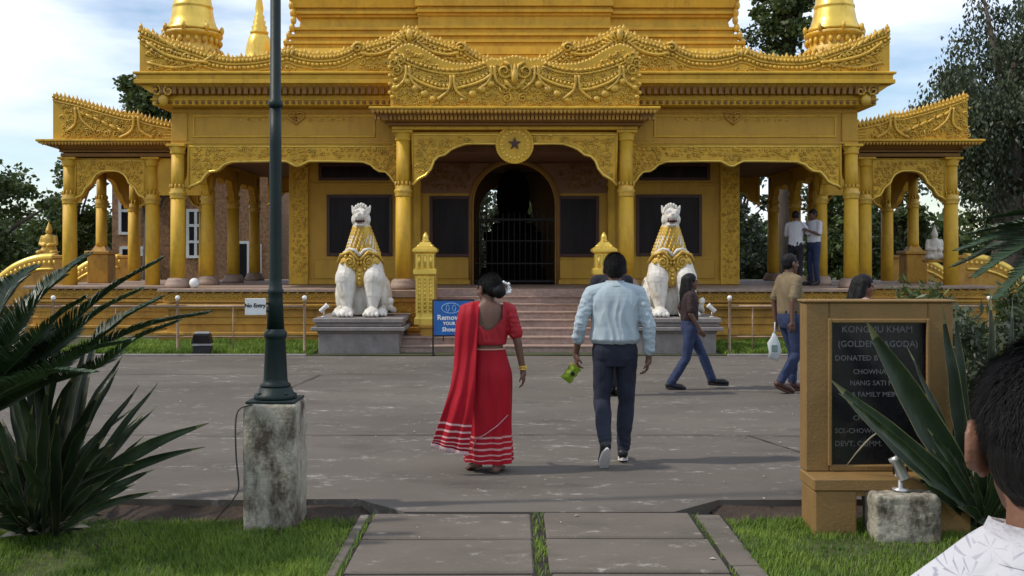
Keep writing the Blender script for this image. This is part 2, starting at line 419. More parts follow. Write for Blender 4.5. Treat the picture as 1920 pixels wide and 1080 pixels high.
# carved relief, built from curls, leaves and beads
def curl(mb, cx, cz, y, r, turns, dr, a0, th):
    pts = []; rr = []
    n = max(7, int(turns*9))
    for i in range(n):
        t = i/(n-1); q = a0 + dr*turns*2*math.pi*t; ra = r*(1-.82*t)
        pts.append((cx+ra*math.cos(q), y - th*.6*t, cz+ra*math.sin(q))); rr.append(th*(1-.4*t))
    mb.tube(pts, rr, 4)
def leafrel(mb, cx, cz, y, L, w, a, th=.02):
    mb.ell((cx, y, cz), (L, th, w), 6, 4, Matrix.Rotation(-a, 3, 'Y'))
def bead(mb, x, z, y, r): mb.ell((x, y, z), (r, r*.8, r), 6, 4)
def resample(c, step):
    out = []; c = [Vector((p[0], p[1])) for p in c]; acc = 0.0; out.append(c[0].copy())
    for a, b in zip(c[:-1], c[1:]):
        L = (b-a).length; t = step-acc
        while t <= L: out.append(a.lerp(b, t/L)); t += step
        acc = L-(t-step)
    return out
def smooth_curve(c, sub=6):
    P = [Vector((p[0], p[1])) for p in c]; P = [P[0]*2-P[1]] + P + [P[-1]*2-P[-2]]; out = []
    for i in range(1, len(P)-2):
        for k in range(sub):
            t = k/sub; a, b, c_, d = P[i-1], P[i], P[i+1], P[i+2]
            out.append(.5*((2*b)+(c_-a)*t+(2*a-5*b+4*c_-d)*t*t+(3*b-a-3*c_+d)*t**3))
    out.append(P[-2]); return [(p.x, p.y) for p in out]
def off_curve(c, dx, dz): return [(x+dx, z+dz) for x, z in c]
def cord(mb, c, y, r, n=5): mb.tube([(x, y, z) for x, z in c], r, n)
def beads_on(mb, c, y, step, r, el=1.0, tilt=0.0):
    p = resample(c, step)
    for i, q in enumerate(p):
        mb.ell((q.x, y, q.y), (r, r*.8, r*el), 6, 4, Matrix.Rotation(tilt, 3, 'Y') if tilt else None)
def fill(mb, inside, x0, x1, z0, z1, y, step, seed, th=.014):
    rnd = random.Random(seed); z = z0+step/2; row = 0
    while z < z1:
        x = x0+step/2+(step/2 if row % 2 else 0)
        while x < x1:
            px, pz = x+rnd.uniform(-.2,.2)*step, z+rnd.uniform(-.2,.2)*step
            if inside(px, pz):
                k = rnd.random()
                if k < .55: curl(mb, px, pz, y, step*.42, rnd.uniform(1.0,1.5), rnd.choice((-1,1)), rnd.uniform(0,6.28), th)
                elif k < .85:
                    a = rnd.uniform(0, 6.28)
                    for j in range(3): leafrel(mb, px+.2*step*math.cos(a+j*2.1), pz+.2*step*math.sin(a+j*2.1), y, step*.3, step*.12, a+j*2.1, th*1.3)
                else: bead(mb, px, pz, y, step*.22)
            x += step
        z += step*.87; row += 1
def interp(prof, u):
    for (a, b), (c, d) in zip(prof[:-1], prof[1:]):
        if a <= u <= c: return b+(d-b)*(u-a)/(c-a) if c > a else d
    return prof[0][1] if u < prof[0][0] else prof[-1][1]

# platform: moulded slabs, a carved band and a plain wall below
def platform():
    for name, x0, x1, y0, y1 in (('platform', -6.8, 6.8, 19.5, 27.2), ('wing_platform', -10.3, -6.803, 21.4, 26.6), ('wing_platform', 6.803, 10.1, 21.4, 26.6)):
        mb = MB()
        mb.box(x0+.09, x1-.09, y0+.09, y1-.09, -.15, .70)
        for za, zb, p in ((-.1, .16, -.05), (.16, .22, -.10), (.36, .40, .05), (.50, .53, .055), (.655, .705, -.02), (.705, .76, -.07), (.78, .97, .03)):
            mb.box(x0+p, x1-p, y0+p, y1-p, za, zb, .008)
        pl = TP(mb, name, m_goldor)
        f = MB().box(x0-.06, x1+.06, y0-.06, y1+.06, .985, 1.05, .01)
        TP(f, 'floor_slab', m_stonebase, pl)
        rel = MB(); x = x0+.06
        while x < x1-.05:
            curl(rel, x, .875, y0+.02, .05, 1.1, 1, 0, .013); curl(rel, x+.09, .875, y0+.02, .05, 1.1, -1, 3.14, .013)
            rel.ell((x+.045, y0+.005, .968), (.04, .025, .022), 6, 4)
            x += .18
        TP(rel, 'carved_band', m_goldrel, pl, 'stuff')
platform()
# porch platform shoulders and stairs
for s in (-1, 1):
    mb = MB().box(s*1.72, s*2.44, 18.9, 19.58, -.1, .9)
    mb.box(s*1.70, s*2.50, 18.84, 19.57, -.1, .18, .01); mb.box(s*1.71, s*2.47, 18.87, 19.575, .28, .36, .01)
    mb.box(s*1.70, s*2.50, 18.85, 19.57, .82, .90, .01)
    sh = TP(mb, 'porch_plinth', m_goldor)
    rel = MB(); fill(rel, lambda x, z: True, min(s*1.78, s*2.4), max(s*1.78, s*2.4), .38, .8, 18.9, .13, 3+s)
    TP(rel, 'carved_band', m_goldrel, sh, 'stuff')
    f = MB().box(s*1.70, s*2.52, 18.82, 19.43, .905, 1.045, .012); TP(f, 'floor_slab', m_stonebase, sh)
for i in range(8):
    hw = 2.02 if i < 2 else 1.66
    y = 17.5+.3*i; z = .131*(i+1)
    mb = MB().box(-hw, hw, y, 19.45, z-.131+.002, z-.03); mb.box(-hw-.015, hw+.015, y-.025, min(y+.36, 19.44), z-.03, z, .006)
    if i == 7: mb = MB().box(-hw, hw, 19.44-.06, 19.445, z-.13, z-.002)
    TP(mb, 'stair_step', m_step)
# newel posts with carved caps, on solid stair cheeks
for s in (-1, 1):
    ck = MB().box(s*1.40, s*1.69, 18.0, 19.2, -.05, .42, .015); ck.box(s*1.38, s*1.71, 17.96, 19.2, -.05, .10, .01); ck.box(s*1.38, s*1.71, 17.96, 19.2, .40, .46, .01)
    ck.prism([(18.05, .46), (19.0, .46), (19.0, 1.25), (18.75, 1.35), (18.45, .95)], s*1.45, s*1.64, 'x')
    TP(ck, 'stair_cheek', m_goldor)
    c = (s*1.60, 18.2, 0); mb = MB()
    mb.lathe([(.27,.46),(.27,.56),(.23,.60),(.225,.66)], c, 4, False, rot=R(45))
    mb.lathe([(.235,.66),(.235,1.32),(.29,1.36),(.29,1.44),(.235,1.47),(.235,1.72)], c, 4, False, rot=R(45))
    for k in (-.10, 0, .10):
        mb.tube([(c[0]+k, c[1]-.168, .68), (c[0]+k, c[1]-.168, 1.30)], .022, 6); mb.tube([(c[0]+k, c[1]-.168, 1.48), (c[0]+k, c[1]-.168, 1.70)], .026, 6)
        for j in range(9): bead(mb, c[0]+k, .72+j*.07, c[1]-.188, .022)
    nw = TP(mb, 'newel_post', m_goldmet)
    cp = MB().lathe([(.235,1.72),(.31,1.76),(.31,1.80),(.19,1.86),(.12,1.93)], c, 4, False, rot=R(45))
    for q in range(4): cp.ell((c[0]+.17*math.cos(R(45+90*q)), c[1]+.17*math.sin(R(45+90*q)), 1.83), (.03,.03,.055), 6, 4)
    TP(cp, 'cap', m_goldmet, nw)
    kn = MB().lathe([(.05,1.92),(.075,1.95),(.05,1.98),(.06,2.0),(.05,2.04),(.012,2.11)], c, 10); TP(kn, 'finial', m_goldmet, nw)

# columns: one built with its base and rings, then copied
def make_column(x, y, top, r=.146, base=True, mat=None, foot=1.05):
    mb = MB().lathe([(r, foot+.17 if base else foot), (r*.97, 2.0), (r*.93, 2.9)], n=20)
    mb.lathe([(r*.86, 2.9), (r*.86, top-.2)], n=20)
    c = mb.build('column', mat or m_gold, temple, loc=(x, y-20, 0))
    if base:
        b = MB().lathe([(r*1.62, foot), (r*1.7, foot+.03), (r*1.7, foot+.09), (r*1.5, foot+.11), (r*1.5, foot+.14), (r*1.35, foot+.18), (r*1.05, foot+.2)], n=20)
        b.build('column_base', m_stonebase, c)
    g_ = MB().lathe([(r*.95,2.80),(r*1.06,2.83),(r*.98,2.86),(r*1.15,2.90),(r*1.15,2.93),(r*.96,2.97),(r*1.02,3.0),(r*.86,3.03)], n=20)
    for k in range(12): g_.ell((r*.98*math.cos(k*.5236), r*.98*math.sin(k*.5236), 3.05), (.022,.022,.05), 5, 4)
    g_.build('column_ring', m_goldrel, c)
    cp = MB().lathe([(r*.88, top-.2), (r*1.05, top-.16), (r*.92, top-.13), (r*1.2, top-.05)], n=20)
    cp.box(-r*1.25, r*1.25, -r*1.25, r*1.25, top-.05, top, .008)
    cp.build('capital', m_gold, c)
    return c
proto = make_column(-6.65, 20.02, 3.88)
for x, y in [(6.65, 20.02)]+[(s*6.65, d) for s in (-1, 1) for d in (22, 24, 26)]+[(s*2.2, 20.02) for s in (-1, 1)]+[(-4.3, 26.6), (4.3, 26.6), (-2.2, 26.6), (2.2, 26.6)]:
    copy_tree(proto, (x, y-20, 0), temple)
pc = make_column(-2.12, 19.28, 4.06, .152)
copy_tree(pc, (2.12, -.72, 0), temple)
wc = make_column(-9.67, 22.05, 3.82, .155, base=False)
for x, y in ((-7.87, 22.05), (7.62, 22.05), (9.5, 22.05), (-9.67, 25.8), (9.5, 25.8), (-7.87, 25.8), (7.62, 25.8)): copy_tree(wc, (x, y-20, 0), temple)
for x, y in ((-9.67, 23.75), (9.35, 23.75)):
    c = make_column(x, y, 3.82, .13, base=False, foot=1.9)
    b = MB().box(-.24, .24, -.24, .24, 1.05, 1.72, .015); b.box(-.29, .29, -.29, .29, 1.72, 1.80, .015); b.lathe([(.24,1.80),(.14,1.93)], n=4, sm=False, rot=R(45))
    b.build('pedestal', m_goldor, c)

# scalloped arch panels
ARCH = [(0,3.44),(.05,3.45),(.14,3.50),(.22,3.54),(.6,3.54),(1.25,3.53),(1.30,3.52),(1.43,3.47),(1.50,3.40),(1.58,3.345),(1.72,3.33),(1.80,3.25),(1.87,3.14),(1.96,3.09),(2.06,3.06),(2.14,2.99)]
def arch_panel(cx, y, hw, top, sc=1.0, prof=None, axis='y', th=.16, seed=1, dz=0.0, relief=True, mat=None):
    p = prof or [(u*hw/2.14, z+dz) for u, z in ARCH]
    full = [(-u, z) for u, z in p[::-1]] + [(u, z) for u, z in p if u > 0]
    poly = [(cx+u, z) for u, z in full] + [(cx+hw, top), (cx-hw, top)]
    mb = MB().prism(poly, y, y+th, axis)
    a = TP(mb, 'arch_panel', mat or m_gold)
    if axis == 'y':
        bd = MB(); cord(bd, [(cx+u, z+.012) for u, z in full], y-.012, .028, 6)
        cord(bd, [(cx-hw+.04, p[-1][1]+.06), (cx-hw+.04, top-.04), (cx+hw-.04, top-.04), (cx+hw-.04, p[-1][1]+.06)], y-.005, .02, 4)
        TP(bd, 'arch_border', m_goldmet, a)
        if relief:
            rl = MB(); fill(rl, lambda x, z: interp(full, x-cx)+.075 < z < top-.08 and abs(x-cx) < hw-.1, cx-hw, cx+hw, 2.9+dz, top, y-.006, .105, seed, .021)
            TP(rl, 'arch_relief', m_goldrel, a, 'stuff')
    return a
for s in (-1, 1):
    arch_panel(s*4.28, 19.98, 2.17, 3.88, seed=10+s)
    for d in (21, 23, 25):   # side arches, seen edge on
        pr = [(u*.44, z-.12) for u, z in ARCH]
        full = [(-u, z) for u, z in pr[::-1]] + [(u, z) for u, z in pr if u > 0]
        poly = [(d+u, z) for u, z in full]+[(d+.94, 3.88), (d-.94, 3.88)]
        TP(MB().prism(poly, s*6.65-.07, s*6.65+.07, 'x'), 'arch_panel', m_gold)
    arch_panel(s*4.28, 26.55, 2.17, 3.88, seed=30+s, relief=False)
arch_panel(0, 26.55, 2.0, 3.88, seed=33, relief=False)
# porch arch with the star medallion
PA = [((px-967)*19.2/F, tz(py, 19.2)) for px, py in ((967,271),(1045,270),(1060,271),(1075,276),(1086,281),(1098,291),(1110,294),(1118,302),(1124,318),(1134,330),(1146,336),(1158,348))]
pp = arch_panel(0, 19.2, 1.96, 4.02, prof=PA, seed=5)
ymed = 19.17
md = MB().lathe([(.0,0),(.36,0),(.36,.05),(.33,.055),(.30,.03),(.0,.03)], n=32, sm=False)
md.xf(Matrix.Translation((0, ymed, tz(272, 19.2))) @ Matrix.Rotation(R(90), 4, 'X'))
mdo = TP(md, 'medallion', m_gold)
md2 = MB(); zc = tz(272, 19.2)
for k in range(20): leafrel(md2, .25*math.cos(k*.314), zc+.25*math.sin(k*.314), ymed-.03, .05, .02, k*.314, .012)
for k in range(36): bead(md2, .34*math.cos(k*.1745), zc+.34*math.sin(k*.1745), ymed-.05, .018)
TP(md2, 'medallion_relief', m_goldmet, mdo, 'stuff')
star = [((.125 if k % 2 == 0 else .05)*math.sin(k*math.pi/5), zc+.02+(.125 if k % 2 == 0 else .05)*math.cos(k*math.pi/5)) for k in range(10)]
TP(MB().prism(star, ymed-.062, ymed-.035), 'star', m_maroon, mdo)
for i, (px, sd) in enumerate(((-1, 1), (1, 2))):
    pass

# upper walls and main cornice
w = MB().box(-6.74, 6.74, 20.0, 27.0, 3.885, 4.60)
w.box(-6.77, 6.77, 19.965, 27.03, 3.885, 3.94, .008); w.box(-6.76, 6.76, 19.975, 27.02, 4.50, 4.575, .008)
w.box(-6.76, -6.45, 19.96, 20.2, 3.94, 4.5, .01); w.box(6.45, 6.76, 19.96, 20.2, 3.94, 4.5, .01)
uw = TP(w, 'upper_wall', m_wall)
for s in (-1, 1):
    x0, x1 = sorted((s*2.75, s*6.35))
    mb = MB(); zA, zB = 4.02, 4.46
    for a, b, c, d in ((x0, x1, zA, zA+.035), (x0, x1, zB-.035, zB)): mb.box(a, b, 19.975, 20.02, c, d, .006)
    for a in (x0, x1-.035): mb.box(a, a+.035, 19.975, 20.02, zA+.036, zB-.036, .006)
    TP(mb, 'wall_moulding', m_gold, uw)
    cx, cz = s*4.31, tz(221, 20); rl = MB()
    hp = [(cx+.15*math.sin(t)**3*1.1, cz+.01+.13*(.81*math.cos(t)-.31*math.cos(2*t)-.13*math.cos(3*t)-.06*math.cos(4*t))) for t in [k*2*math.pi/24 for k in range(25)]]
    cord(rl, hp, 19.97, .024, 5)
    for k in range(7): leafrel(rl, cx+.07*math.cos(k*.9), cz+.05*math.sin(k*.9), 19.985, .05, .025, k*.9, .03)
    TP(rl, 'rosette', m_goldor, uw)
    rl = MB()
    for k in range(1, 9):
        for q in (-1, 1):
            curl(rl, cx+q*(.16+k*.11), cz+.03*(-1)**k, 19.995, .055*(1-.05*k), 1.2, q*(-1)**k, 0, .011); leafrel(rl, cx+q*(.21+k*.11), cz-.04*(-1)**k, 19.998, .06, .018, q*.5*(-1)**k, .012)
    TP(rl, 'wall_relief', m_goldrel, uw, 'stuff')
cn = MB().box(-7.02, 7.02, 19.65, 27.35, 4.605, 4.80, .012)
cn.box(-7.05, 7.05, 19.62, 27.38, 4.70, 4.73, .008)
cn.prism([(19.68, 4.805), (19.44, 4.975), (27.56, 4.975), (27.32, 4.805)], -7.0, 7.0, 'x')
for s in (-1, 1): cn.prism([(s*6.99, 4.81), (s*7.22, 4.97), (s*6.9, 4.97)], 19.5, 27.4)
co = TP(cn, 'cornice', m_gold)
fa = MB().box(-7.28, 7.28, 19.36, 27.64, 4.98, 5.06, .01).box(-7.25, 7.25, 19.40, 27.6, 5.061, 5.16, .01).box(-7.30, 7.30, 19.35, 27.65, 5.161, 5.21, .012)
TP(fa, 'cornice_fascia', m_gold, co)
dn = MB(); x = -6.95
while x < 6.95:
    dn.box(x, x+.07, 19.47, 19.60, 4.80, 4.96); dn.ell((x+.035, 19.63, 4.655), (.04,.02,.035), 6, 4); x += .125
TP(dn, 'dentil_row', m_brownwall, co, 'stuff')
for s in (-1, 1):
    cb = MB()
    for q in (-1, 1): curl(cb, s*6.78+q*.12, 4.86, 19.50, .11, 1.2, q, 1.57, .035)
    cb.ell((s*6.78, 19.56, 4.70), (.10,.08,.13), 8, 6); TP(cb, 'corner_bracket', m_goldrel, co)
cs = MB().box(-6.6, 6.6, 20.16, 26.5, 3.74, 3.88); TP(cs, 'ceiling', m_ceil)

# wavy main parapet with garlands
PT = [(262,50),(270,56),(285,61),(305,70),(330,78),(365,90),(400,102),(430,107),(470,106),(505,101),(522,94),(540,89),(556,95),(590,101),(630,99),(655,90),(672,80),(685,84),(700,78),(725,72),(745,63),(757,54),(768,50),(779,54),(792,63),(815,73),(838,80),(856,84),(866,80),(880,92),(905,106),(935,113),(965,114)]
def P_(px, py, d): return (tx(px, d), tz(py, d))
def main_parapet(front=True):
    d = 19.5
    half = [P_(a, b, d) for a, b in PT]
    full = half + [(-x, z) for x, z in half[::-1][1:]]
    poly = full + [(full[-1][0], 5.205), (full[0][0], 5.205)]
    pa = TP(MB().prism(poly, d, d+.16), 'parapet', m_gold)
    g1 = MB()
    crest = resample(full, .085)
    for i, p in enumerate(crest):   # flame-like crest along the top edge
        h = .05 + .03*(i % 3 == 0)
        g1.lathe([(.036,0),(.044,h*.5),(.026,h*.9),(.004,h*1.45)], (p.x, d+.07, p.y-.02), 6)
    beads_on(g1, off_curve(full, 0, -.075), d-.015, .075, .035, 1.25, .25)
    TP(g1, 'crest', m_goldrel, pa, 'stuff')
    g2 = MB()
    sm = smooth_curve(full, 3)
    cord(g2, off_curve(sm, 0, -.14), d-.01, .024, 5)
    beads_on(g2, off_curve(full, 0, -.215), d-.018, .085, .043, .8, .5)
    cord(g2, off_curve(sm, 0, -.285), d-.01, .02, 5)
    # peaks: shell, scrolls and corner flames
    for s in (-1, 1):
        cx = s*tx(1162, d); cz = tz(72, d)
        g2.ell((cx, d-.03, cz+.06), (.07,.06,.13), 8, 6); 
        for q in (-1, 1):
            for k in range(4): leafrel(g2, cx+q*(.12+.05*k), cz+.05-.05*k, d-.03, .11, .03, q*(1.1-.25*k), .04)
            curl(g2, cx+q*.16, cz-.14, d-.02, .12, 1.4, q, 1.57, .03)
            ex, ez = cx+q*1.0, tz(88, d)
            curl(g2, ex, ez-.02, d-.03, .10, 1.3, -q, 1.57+q*.8, .035)
            c = smooth_curve([(cx+q*.16, cz-.06), (cx+q*.4, cz-.24), (cx+q*.7, cz-.32), (cx+q*.95, ez-.12)], 5)
            cord(g2, c, d-.03, .035, 6); beads_on(g2, off_curve(c, 0, .085), d-.03, .10, .04, .7, q*.5); beads_on(g2, off_curve(c, 0, -.08), d-.02, .12, .045, .7, q*.5)
        ex = s*7.08
        for k in range(5):
            leafrel(g2, ex-s*.05-s*.13*k, 5.98-.075*k, d-.02, .12, .035, -s*2.3, .035)
            curl(g2, ex-s*(.14+.16*k), 5.62-.03*k, d-.02, .10, 1.3, s*(-1)**k, k, .024)
        c = smooth_curve([(ex-s*.02, 5.78), (ex-s*.35, 5.56), (ex-s*.8, 5.44), (ex-s*1.2, 5.40)], 5)
        cord(g2, c, d-.03, .032, 6); beads_on(g2, off_curve(c, 0, -.08), d-.02, .11, .045, .7, -s*.5)
        c = smooth_curve([(ex-s*.02, 5.40), (ex-s*.5, 5.30), (ex-s*1.0, 5.38), (ex-s*1.3, 5.55)], 5); cord(g2, c, d-.02, .028, 6)
        # lesser bump beside the corner
        cx = s*tx(1390, d)
        for q in (-1, 0, 1): leafrel(g2, cx+q*.08, tz(100, d), d-.02, .10, .03, 1.57-q*.6, .035)
    rl = full
    fill(g2, lambda x, z: 5.24 < z < interp(rl, x)-.34, -7.1, 7.1, 5.22, 6.1, d-.008, .14, 77, .026)
    TP(g2, 'garland', m_goldrel, pa, 'stuff')
    return pa
main_parapet()
for s in (-1, 1):     # plain side parapets
    poly = [(19.67, 5.205), (19.67, 6.0), (20.2, 5.7), (21.5, 5.45), (23.5, 5.75), (25.5, 5.45), (27.0, 5.8), (27.4, 6.0), (27.4, 5.205)]
    TP(MB().prism(poly, s*7.20, s*7.04, 'x'), 'parapet', m_gold)
TP(MB().box(-7.03, 7.03, 19.68, 27.4, 5.212, 5.30), 'roof_deck', m_gold)

# porch cornice, beam and parapet
pb = MB().box(-2.32, 2.32, 19.1, 19.97, 4.065, 4.13, .01)
pbo = TP(pb, 'porch_beam', m_gold)
for s in (-1, 1): TP(MB().box(s*2.02, s*2.2, 19.36, 19.9, 3.5, 4.06, .01), 'porch_side_beam', m_gold)
pcn = MB().box(-2.40, 2.40, 18.98, 19.96, 4.135, 4.18, .01).prism([(18.98, 4.185), (18.70, 4.34), (19.94, 4.34), (19.94, 4.185)], -2.42, 2.42, 'x')
for s in (-1, 1): pcn.prism([(s*2.40, 4.19), (s*2.62, 4.335), (s*2.3, 4.335)], 18.75, 19.9)
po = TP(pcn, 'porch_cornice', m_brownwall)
TP(MB().box(-2.68, 2.68, 18.60, 19.93, 4.385, 4.43, .01).box(-2.64, 2.64, 18.64, 19.93, 4.345, 4.384, .006), 'cornice_fascia', m_gold, po)
fr = MB(); x = -2.6
while x < 2.6: fr.ell((x, 18.63, 4.34), (.035,.02,.045), 6, 4); fr.box(x-.02, x+.03, 18.78, 18.9, 4.21, 4.3); x += .075
TP(fr, 'scalloped_fringe', m_goldor, po, 'stuff')
def porch_parapet():
    d = 18.74
    half = [P_(a, b, d) for a, b in ((732,106),(738,98),(748,90),(758,86),(768,84),(780,88),(800,98),(822,112),(850,121),(880,122),(905,118),(922,112),(935,114),(950,110),(965,106))]
    full = half+[(-x, z) for x, z in half[::-1][1:]]
    poly = full+[(full[-1][0], 4.435), (full[0][0], 4.435)]
    pa = TP(MB().prism(poly, d, d+.15), 'porch_parapet', m_gold)
    for s in (-1, 1): TP(MB().prism([(18.9, 4.435), (18.9, 5.30), (19.46, 5.05), (19.46, 4.435)], s*2.30, s*2.16, 'x'), 'parapet', m_gold)
    g_ = MB()
    beads_on(g_, off_curve(full, 0, 0), d+.03, .07, .038, 1.2)
    for s in (-1, 1):
        e = lambda px, py: ((px-967)*d/F*(-s), tz(py, d))     # left-hand pixel of the photo, mirrored for s = 1
        # two festoons a side
        for c in (((766,138),(790,155),(824,167),(845,168)), ((858,166),(885,160),(910,150),(926,138))):
            c = smooth_curve([e(*q) for q in c], 6)
            cord(g_, c, d-.03, .032, 6); beads_on(g_, off_curve(c, 0, .07), d-.02, .075, .034, 1.1); cord(g_, off_curve(c, 0, .12), d-.01, .018, 5)
        c = smooth_curve([e(*q) for q in ((745,100),(775,116),(815,128),(850,132),(885,128),(915,118))], 5)
        beads_on(g_, c, d-.02, .085, .042, .8, .4); cord(g_, off_curve(c, 0, -.07), d-.02, .022, 5)
        # stems that split like an upturned Y, with round bosses between
        for px, py in ((767,140), (850,158), (926,140)):
            a = e(px, py-16); b = e(px, py); 
            for q in (-1, 1):
                cord(g_, smooth_curve([(a[0]+q*.03, a[1]), (b[0]+q*.035, b[1]), (b[0]+q*.09, b[1]-.14), (b[0]+q*.27, b[1]-.29)], 4), d-.035, .030, 6)
        for px, py, r in ((765,153,.075),(781,166,.085),(798,176,.085),(813,186,.07),(888,176,.08),(905,168,.085),(922,158,.085),(870,188,.06),(745,150,.05),(742,165,.06),(738,182,.05)):
            q = e(px, py); g_.ell((q[0], d-.02, q[1]), (r, .05, r*.85), 10, 6)
        for px, py in ((740,118),(746,132),(752,112)): q = e(px, py); curl(g_, q[0], q[1], d-.02, .11, 1.4, s, 1.2, .026)
        for k in range(5): q = e(733, 110+16*k); bead(g_, q[0], q[1], d-.02, .04)
        q = e(948, 134); curl(g_, q[0], q[1], d-.03, .17, 1.5, s, 1.6, .034); q = e(950, 165); curl(g_, q[0], q[1], d-.02, .12, 1.3, -s, 3, .026)
        q = e(952, 184); curl(g_, q[0], q[1], d-.02, .09, 1.3, s, 1, .022)
    z0 = tz(140, d)
    g_.lathe([(.02,-.2),(.07,-.1),(.075,0),(.03,.12),(.01,.2)], (0, d-.03, z0), 8)
    for q in (-1, 1): leafrel(g_, q*.12, z0-.18, d-.03, .16, .04, q*.9, .04)
    fill(g_, lambda x, z: 4.48 < z < interp(full, x)-.1, -2.28, 2.28, 4.45, 5.5, d-.008, .10, 5, .022)
    TP(g_, 'garland', m_goldrel, pa, 'stuff')
porch_parapet()

# stepped tiers and the great stupa above the frame
def tiers():
    spec = [(5.3,5.95,4.98,5.00),(5.95,6.12,5.02,4.95),(6.12,6.22,4.88,4.88),(6.22,6.28,4.94,4.94),(6.28,6.38,4.80,4.80),(6.38,6.44,4.87,4.87),(6.44,6.55,4.74,4.74),(6.55,6.61,4.80,4.80),
            (6.61,6.84,4.66,4.62),(6.84,6.90,4.70,4.70),(6.90,6.96,4.78,4.78),(6.96,7.03,4.72,4.72),(7.03,7.30,4.80,4.85),(7.30,7.42,4.93,4.93)]
    cy = 26.6; mb = MB()
    for z0, z1, a, b in spec:
        mb.lathe([(a*1.4142, z0), (b*1.4142, z1-.003)], (0, cy, 0), 4, False, rot=R(45))
        mb.box(-2.12-(a-4.8)*.4, 2.12+(a-4.8)*.4, cy-a-.16, cy-a+.5, z0, z1-.004)
    tr = TP(mb, 'roof_tier', m_gold)
    cf = MB()
    for s in (-1, 1):
        for k in range(9): cf.ell((s*(4.90-.02*k+.05*math.sin(k)), cy-4.8, 5.95+k*.16), (.07,.07,.10), 6, 4)
    TP(cf, 'corner_ornament', m_goldrel, tr, 'stuff')
    up = MB()
    z = 7.43
    for a in (4.3, 3.8, 3.3, 2.8): up.lathe([(a*1.4142, z), (a*1.3, z+.55)], (0, cy, 0), 4, False, rot=R(45)); z += .552
    TP(up, 'roof_tier', m_gold)
    sp = MB().lathe([(2.6,0),(2.6,.3),(2.2,.4),(2.1,1.4),(1.6,2.6),(1.1,3.2),(1.15,3.4),(.8,3.8),(.6,4.6),(.5,4.7),(.25,6.5),(.3,6.7),(.05,8.2)], (0, cy, z), 32)
    TP(sp, 'main_stupa', m_goldmet)
tiers()
# corner stupas
def stupa(x, y, sc=1.0):
    e = empty('stupa', (x, y-20, 5.30)); e.parent = temple
    d = MB().lathe([(.62,0),(.62,.42),(.56,.46),(.57,.62),(.52,.66),(.53,.85),(.60,.88),(.60,.94),(.50,.97)], n=24)
    for k in range(22): q = k*2*math.pi/22; d.ell((.585*math.cos(q), .585*math.sin(q), .54), (.05,.05,.06), 6, 4); d.ell((.55*math.cos(q), .55*math.sin(q), .76), (.05,.05,.07), 6, 4)
    for k in range(8): q = k*math.pi/4; d.ell((.60*math.cos(q), .60*math.sin(q), 1.0), (.05,.05,.09), 6, 4)
    d.build('drum', m_goldrel, e)
    MB().lathe([(.56,.97),(.57,1.01),(.50,1.06),(.50,1.09),(.47,1.13),(.435,1.25),(.405,1.42),(.395,1.45),(.41,1.47),(.41,1.51),(.385,1.54),(.36,1.75),(.33,1.95),(.27,2.15),(.20,2.25)], n=28).build('bell', m_goldmet, e)
    MB().lathe([(.22,2.22),(.25,2.28),(.18,2.34),(.21,2.42),(.15,2.48),(.17,2.56),(.12,2.62),(.14,2.70),(.09,2.76),(.11,2.9),(.05,3.3),(.07,3.4),(.01,3.9)], n=20).build('spire', m_goldmet, e)
    if sc != 1: e.scale = (sc, sc, sc)
    return e
stupa(-6.62, 20.85); stupa(6.58, 20.85)
e = stupa(-6.72, 26.75)

# the sanctum: walls, door, gate, windows, and what shows inside
SY = 22.3
wall = []
dr = .9; zs = 2.83
arcp = [(dr*math.cos(a), zs+dr*math.sin(a)) for a in [math.pi*k/20 for k in range(21)]]
poly = [(-4.95, 1.052), (-dr, 1.052)] + arcp[::-1] + [(dr, 1.052), (4.95, 1.052), (4.95, 3.738), (-4.95, 3.738)]
sw = TP(MB().prism(poly, SY, SY+.25), 'sanctum_wall', m_wall)
tr = MB(); cord(tr, [(-dr-.06, 1.06)]+[(1.07*x, zs+1.07*(z-zs)) for x, z in arcp[::-1]]+[(dr+.06, 1.06)], SY-.02, .05, 6)
TP(tr, 'door_surround', m_brownwall, sw)
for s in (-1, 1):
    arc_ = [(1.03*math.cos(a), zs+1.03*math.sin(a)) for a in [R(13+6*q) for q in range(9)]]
    TP(MB().prism([(s*x, z) for x, z in [(2.02, arc_[0][1]), (2.02, 3.72), (arc_[-1][0], 3.72)]+arc_[::-1]], SY-.045, SY-.002), 'shade_panel', m_ceil, sw)  # brown panel added to paint in the shade high on the wall
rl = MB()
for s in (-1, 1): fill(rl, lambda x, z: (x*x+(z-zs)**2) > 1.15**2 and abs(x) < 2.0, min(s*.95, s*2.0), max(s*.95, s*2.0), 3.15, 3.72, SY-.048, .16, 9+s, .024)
TP(rl, 'wall_relief', m_brownwall, sw, 'stuff')  # relief browned along with the painted shade behind it
for s in (-1, 1):
    for a, b in ((.98, 1.82), (2.2, 4.4)): TP(MB().box(s*a, s*b, SY-.03, SY-.001, 1.18, 1.60, .01), 'dado_panel', m_wall, sw)
    TP(MB().box(s*.96, s*4.9, SY-.06, SY-.001, 1.055, 1.15, .01), 'skirting', m_wall, sw); TP(MB().box(s*2.0, s*4.9, SY-.035, SY-.001, 3.22, 3.29, .008), 'wall_moulding', m_wall, sw)
for s in (-1, 1):
    for xa, pw in ((4.52, .42), (2.05, .16)):
        p = MB().box(s*xa, s*(xa+pw), SY-.10, SY-.002, 1.055, 3.735, .012)
        po_ = TP(p, 'pilaster', m_gold, sw) if pw < .2 else TP(p, 'pilaster', m_gold, sw)
    rl = MB(); fill(rl, lambda x, z: True, min(s*4.56, s*4.9), max(s*4.56, s*4.9), 1.2, 3.65, SY-.103, .11, 15+s, .014); TP(rl, 'pilaster_relief', m_goldrel, sw, 'stuff')
